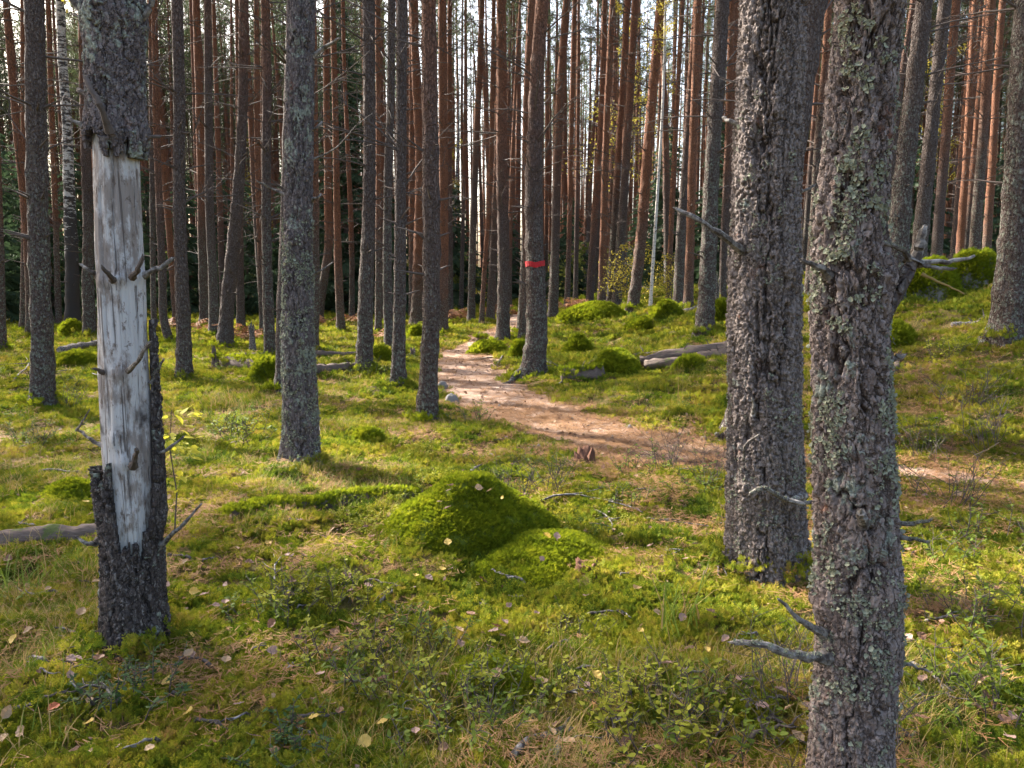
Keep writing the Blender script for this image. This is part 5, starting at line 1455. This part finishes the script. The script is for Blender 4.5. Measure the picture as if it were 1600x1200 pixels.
for k, (kind, px, py, sc, lab) in enumerate(BSP):
    p = hit(px, py) if kind == 'twiggy' else hit_top(px, py); v = BIL[kind][k % len(BIL[kind])]
    t_ = thing('bilberry_shrub' if kind != 'lingon' else 'lingonberry_clump', lab, 'shrub', p, 'low berry shrubs'); t_.rotation_euler = (0, 0, k * 2.1); t_.scale = (sc,) * 3
    obj('stems', v[0], t_)['kind'] = 'stuff'; obj('leaves', v[1], t_)['kind'] = 'stuff'
proto_coll('berry', [b_[1] for k in ('green', 'yellow') for b_ in BIL[k]])
cover('berry_leaves', 'berry', [(1.3, 3.2, 7, .5, .9), (3.2, 7, 3.0, .5, 1.0), (7, 14, 1.2, .7, 1.2)], lambda x, y: sstep(.8, 1.1, path_d(x, y)) * sstep(0, .5, fbm(x * .8, y * .8, 3, 61, 3)), 'scattered low berry leaves among the moss', 'leaves')

def tuft(label, px, py, n, lmin, lmax, mats, seed, w=.003, rad=.06, bend=(.5, 1.8)):
    p = hit(px, py); t_ = thing('grass_tuft', label, 'grass tuft', p)
    for j, m in enumerate(mats):
        o = obj('blades', grass_proto(seed + j, n // len(mats), rad, lmin, lmax, w, M[m], bend), t_); o['kind'] = 'stuff'
tuft('arching green grass tuft before the furrowed pine', 1062, 985, 34, .2, .46, ('grass_green', 'grass_green', 'grass_dry'), 900, .0042, .09)
tuft('long green grass left of the dead pine', 55, 925, 60, .15, .34, ('grass_green', 'grass_green'), 905, .0035, .16)
tuft('second patch of long grass at the left edge under the fallen log', 110, 905, 40, .12, .26, ('grass_green', 'grass_dry'), 910, .003, .12)
tuft('dry yellow grass tuft in the left clearing', 345, 640, 50, .15, .38, ('grass_dry', 'grass_dry'), 915, .004, .2)
tuft('dry grass before the bright moss heap', 395, 640, 40, .12, .3, ('grass_dry', 'grass_green'), 920, .004, .2)
tuft('blue-green grass tuft left of the purple-brown pine', 372, 665, 40, .12, .28, ('grass_green',), 925, .004, .14)
tuft('dry grass fringe in front of the log left of the dead pine', 140, 770, 30, .1, .24, ('grass_dry',), 930, .003, .14)
tuft('wispy grass at the lower left corner', 40, 1150, 60, .1, .25, ('grass_dry', 'grass_green'), 935, .0025, .2)
tuft('tall thin grass stalks on the slope before the logs', 1064, 640, 8, .35, .6, ('grass_dry',), 940, .003, .05, (.05, .3))
tuft('thin grass stalks in the sun before the boulders', 1430, 520, 8, .25, .45, ('grass_dry',), 945, .003, .06, (.05, .4))
tuft('upright pale stalks left of the furrowed pine', 1125, 850, 6, .3, .6, ('grass_dry',), 950, .0025, .05, (.05, .5))

# yellow-leaved seedling right of the dead pine
p = hit(272, 838); t_ = thing('seedling', 'rowan-like seedling with yellow-green leaves right of the dead pine', 'sapling', p)
rng = np.random.default_rng(3); b, lv = MB(), []
top = at(268, 640, p[1]) - p
pts = [Vector((0, 0, -.02)), Vector(top * .35) + Vector((.02, 0, 0)), Vector(top * .7) - Vector((.015, 0, 0)), Vector(top)]
b.tube(pts, [.005, .004, .003, .0015], 5); 
obj('stem', b.mesh('stem', M['twig_dark']), t_)
lb = MB(); lb.poly([(0, 0, 0), (.02, .016, .003), (.045, .018, 0), (.075, 0, -.012), (.045, -.018, 0), (.02, -.016, .003)]); lm_ = lb.mesh('leaf', M['sapling_leaf'])
for k in range(62):
    u = rng.uniform(.22, 1); q = pts[1].lerp(pts[3], (u - .22) / .78); a = rng.uniform(0, 6.28)
    q = q + Vector((math.cos(a), math.sin(a), .1)) * rng.uniform(.01, .13)
    obj('leaf', lm_, t_, q, (rng.normal() * .35, rng.normal() * .35, a), rng.uniform(.6, 1.1))

# brown bracken
def frond_mesh(seed):
    rng = np.random.default_rng(seed); b = MB()
    for i in range(7):
        az = rng.uniform(0, 6.28); L = rng.uniform(.4, .75); d = Vector((math.cos(az), math.sin(az), 0)); sd = Vector((-d.y, d.x, 0)); th = rng.uniform(.3, .7); q = Vector((0, 0, 0)); pts = [q]
        for k in range(10):
            a = th + 1.3 * k / 9; q = q + (d * math.sin(a) + Vector((0, 0, math.cos(a)))) * (L / 10); pts.append(q)
        b.tube(pts, [.004] * 11, 3, False)
        for k in range(3, 11):
            w = L * .42 * (1 - (k - 3) / 8.5)
            for sg in (-1, 1):
                e = (sd * sg + d * .35 + Vector((0, 0, -.3 + rng.normal() * .25))).normalized() * w; f = Vector((0, 0, .012)) + d * .028
                c = pts[k]
                for j in range(3):
                    c0 = c + e * (j / 3); c1 = c + e * ((j + 1) / 3)
                    b.poly([c0, c0.lerp(c1, .4) + f * (1 - j * .25), c1, c0.lerp(c1, .4) - f * (1 - j * .25)])
    return b.mesh('fronds', M['bracken'])
FR = [frond_mesh(950 + i) for i in range(3)]
for k, (px, py, sc, lab) in enumerate(((330, 520, 1.0, 'rust-brown bracken left of the pale leaning pine'), (372, 528, 1.2, 'rust-brown bracken right of the pale leaning pine'), (388, 534, .9, 'small bracken left of the broken snag'), (468, 512, 1.1, 'brown bracken behind the purple-brown pine'),
        (512, 508, 1.2, 'brown bracken right of the purple-brown pine'), (545, 506, 1.2, 'brown bracken under the tall spruce'), (584, 532, .9, 'pale bracken right of the mossy-footed pine'), (706, 500, 1.3, 'orange-brown bracken patch left of the end of the path'),
        (722, 501, 1.2, 'orange-brown bracken beside the cluster of three pines'), (776, 493, 1.2, 'brown bracken at the very end of the path'), (800, 494, 1.0, 'brown bracken behind the red-banded pine'), (885, 485, 1.2, 'dark brown bracken on the crest left of the moss ridge'), (905, 483, 1.1, 'dark brown bracken at the left end of the moss ridge'), (268, 516, 1.1, 'brown bracken right of the dead pine'), (300, 514, 1.0, 'brown bracken in the sun at the rear of the left clearing'))):
    p = hit(px, py); t_ = thing('bracken_fern', lab, 'fern', p, 'brown bracken'); t_.scale = (sc,) * 3; t_.rotation_euler = (0, 0, k * 1.3)
    obj('fronds', FR[k % 3], t_)['kind'] = 'stuff'

# ------------------------------------------------------------------ twigs and fallen leaves
def twig(label, pts, r, seed, mat='deadwood', sub=2, group=None, lift=.035):
    W = np.array([hit(*p) for p in pts]); base = W[0].copy()
    P = catmull(np.column_stack([W, W[:, 0] * 0]), 9)[:, :3] if len(W) > 1 else W
    rng_ = np.random.default_rng(seed); hz_ = H(P[:, 0], P[:, 1]); ln_ = np.linspace(hz_[0], hz_[-1], len(P)); P[:, 2] = ln_ + .75 * max(0, float(np.max(hz_ - ln_))) + lift * .7 + .003 * rng_.normal(size=len(P)); P[0, 2] -= .02; P[-1, 2] -= .015
    P[1:-1, :2] += rng_.normal(size=(len(P) - 2, 2)) * r * .8
    r *= 1.5; P -= base; b = MB(); b.tube(P, [r * (1 - .6 * i / 8) for i in range(9)], 5)
    L = np.linalg.norm(P[-1] - P[0])
    for j in range(sub):
        i = int(rng_.integers(2, 8)); q = Vector(P[i]); d = (Vector(P[-1] - P[0]).normalized() + Vector((rng_.normal(), rng_.normal(), .25)) * .7).normalized() * L * rng_.uniform(.2, .4)
        b.tube([q, q + d * .5 + rvec(rng_, .01), q + d], [r * .5, r * .4, r * .2], 4)
    o = thing('fallen_twig', label, 'twig', base, group, b.mesh('twig', M[mat], True))
for k, (lab, pts, r, sub) in enumerate((('long pale twig lying right of the large moss dome', [(845, 788), (905, 783), (955, 795), (1005, 808)], .006, 3), ('forked twig above the hollow with the stump remains', [(925, 800), (945, 820), (960, 835)], .005, 4), ('thin twig slanting to the furrowed pine', [(1000, 815), (1060, 825), (1120, 832)], .004, 2),
        ('grey lichened twig in the open moss right of centre', [(915, 968), (960, 965), (985, 970)], .005, 2), ('crooked pale twig left of the bilberry', [(428, 920), (432, 890), (445, 872)], .004, 5), ('pale stick leaning by the foot of the furrowed pine', [(1185, 835), (1205, 870), (1222, 905)], .006, 1),
        ('short stick standing out of the moss left of the furrowed pine', [(1122, 905), (1120, 885), (1140, 915)], .005, 1), ('dark stick on the moss in the middle foreground', [(594, 948), (612, 935), (622, 924)], .007, 0), ('stick lying across the path edge behind the red-banded pine', [(776, 574), (796, 548), (812, 530)], .012, 0),
        ('dark stick at the edge of the path below the moss bank', [(738, 565), (755, 562), (772, 560)], .018, 0), ('reddish broken stick at the top of the large moss dome', [(735, 745), (745, 738), (755, 730)], .011, 0), ('long grey twig at lower right', [(1440, 980), (1490, 975), (1540, 978)], .005, 5),
        ('branched pale twig right of the lichen-crusted pine', [(1412, 1040), (1450, 1065), (1490, 1110)], .005, 5), ('thin grey twig in the lower right corner', [(1400, 1130), (1430, 1095), (1450, 1070)], .004, 2), ('grey branch lying at the bottom edge', [(800, 1195), (850, 1160), (895, 1150)], .009, 3),
        ('upright stick at the bottom edge', [(868, 1200), (872, 1170), (880, 1145)], .006, 1), ('pale twig under the fallen log at left', [(50, 742), (95, 745), (140, 752)], .006, 2), ('reddish twig beside the far left pine', [(20, 600), (45, 575), (52, 560)], .010, 2), ('bare twigs heaped before the dead pine', [(100, 560), (125, 575), (150, 598)], .012, 4),
        ('white twig right of the dark log end', [(850, 565), (862, 572), (870, 580)], .010, 1), ('dark twig pile left of the round moss cushion', [(870, 605), (900, 592), (930, 560)], .010, 4), ('pale brushwood behind the round moss cushion', [(985, 560), (1020, 555), (1060, 552)], .010, 6))):
    twig(lab, pts, r, 1100 + k, sub=sub)
rng = np.random.default_rng(91)
for k in range(120):
    px, py = rng.uniform(10, 1590), 590 + 590 * rng.uniform() ** .8
    L = rng.uniform(20, 80) * (py - 430) / 600; a = rng.uniform(-.5, .5) + (math.pi if rng.uniform() < .5 else 0)
    zone = 'behind the large moss dome' if py < 800 else 'round the dead pine' if px < 400 else 'in the middle foreground' if px < 900 else 'before the furrowed pine' if px < 1270 else 'right of the lichen-crusted pine'
    twig(('thin pale twig on the moss ' if k % 3 else 'thin dark twig on the moss ') + zone, [(px, py), (px + math.cos(a) * L * .5, py + math.sin(a) * L * .4), (px + math.cos(a) * L, py + math.sin(a) * L * .6)], rng.uniform(.0025, .0065), 1200 + k, 'deadwood' if k % 3 else 'twig_dark', int(rng.integers(0, 4)), ('pale' if k % 3 else 'dark') + ' twigs ' + zone)

def leaf_mesh(seed, mat):
    rng = np.random.default_rng(seed); b = MB(); n = 12; L, W = .038, .014 * rng.uniform(.9, 1.25); cu = rng.uniform(.3, 1.1)
    def P(t, s_):
        w = W * math.sin(math.pi * min(1, t * 1.02) ** .75) ** .8
        x = (t - .5) * L; y = s_ * w
        return (x, y, .006 + cu * (x * x * 6 + abs(y) * .45) + .0015 * math.sin(t * 19 + s_))
    ts = np.linspace(0, 1, n // 2 + 1)
    for i in range(len(ts) - 1):
        b.poly([P(ts[i], 0), P(ts[i + 1], 0), P(ts[i + 1], 1), P(ts[i], 1)]); b.poly([P(ts[i], -1), P(ts[i + 1], -1), P(ts[i + 1], 0), P(ts[i], 0)])
    b.tube([(-.5 * L - .014, 0, .012), P(.02, 0)], [.0006, .0006], 3)
    return b.mesh('fallen_leaf', M['leaf_' + mat])
proto_bits = None
LV = {m: [leaf_mesh(1300 + 7 * i + j, m) for j in range(4)] for i, m in enumerate(('yellow', 'tan', 'pink', 'brown', 'red'))}
proto_coll('bits', [LV[m][j] for m in ('tan', 'pink', 'brown') for j in (0, 2)])
cover('leaf_litter', 'bits', [(1.4, 4, 75, .3, .75), (4, 9, 110, .4, 1.0), (9, 20, 22, .8, 1.5)], lambda x, y: np.clip(1.0 - .74 * sstep(.4, .9, path_d(x, y)), 0, 1), 'small withered leaf bits strewn over path and moss', 'leaf litter', .5, .022)
SPEC = [(265, 1085, 'yellow'), (300, 1135, 'yellow'), (650, 914, 'yellow'), (691, 905, 'yellow'), (706, 972, 'tan'), (940, 1072, 'yellow'), (305, 940, 'yellow'), (300, 1010, 'yellow'), (85, 1130, 'red'), (975, 760, 'tan'), (1000, 1002, 'yellow'), (1078, 1032, 'pink'), (818, 1024, 'tan'), (1170, 918, 'yellow'), (50, 965, 'tan'), (48, 1002, 'tan'), (320, 948, 'pink'), (670, 918, 'pink'), (697, 920, 'pink'), (735, 978, 'brown'), (570, 1182, 'yellow'), (25, 1020, 'yellow'), (1420, 1150, 'tan'), (1440, 1145, 'brown'), (1450, 915, 'tan'), (705, 774, 'pink'), (765, 783, 'tan'), (686, 797, 'pink'), (460, 805, 'pink'), (420, 862, 'yellow')]
for k in range(215):
    py = 640 + 555 * rng.uniform() ** .75; px = rng.uniform(5, 1595)
    SPEC.append((px, py, ('yellow', 'tan', 'tan', 'pink', 'pink', 'pink', 'brown', 'brown')[rng.integers(0, 8)]))
WORDS = {'yellow': 'yellow birch leaf lying on the moss', 'tan': 'pale tan birch leaf lying on the moss', 'pink': 'greyish pink birch leaf lying on the moss', 'brown': 'brown withered leaf lying on the moss', 'red': 'single red leaf lying in the lower left grass'}
for k, (px, py, m) in enumerate(SPEC):
    p = hit_top(px, py)
    if path_d(p[:1], p[1:2])[0] < .55: lab, grp = WORDS[m].replace('the moss', 'the path'), m + ' leaves on the path'
    else:
        zone = 'behind the large moss dome' if py < 800 else 'round the dead pine' if px < 400 else 'in the middle foreground' if px < 900 else 'before the furrowed pine' if px < 1270 else 'right of the lichen-crusted pine'
        lab, grp = (WORDS[m].replace('lying on the moss', 'on the moss ' + zone) if m != 'red' else WORDS[m]), m + ' leaves ' + zone
    o = thing('fallen_leaf', lab, 'leaf', p + (0, 0, .042), grp, LV[m][k % 4])
    sc = rng.uniform(.85, 1.4); o.scale = (sc,) * 3; o.rotation_euler = (rng.normal() * .45, rng.normal() * .35, rng.uniform(0, 6.28))
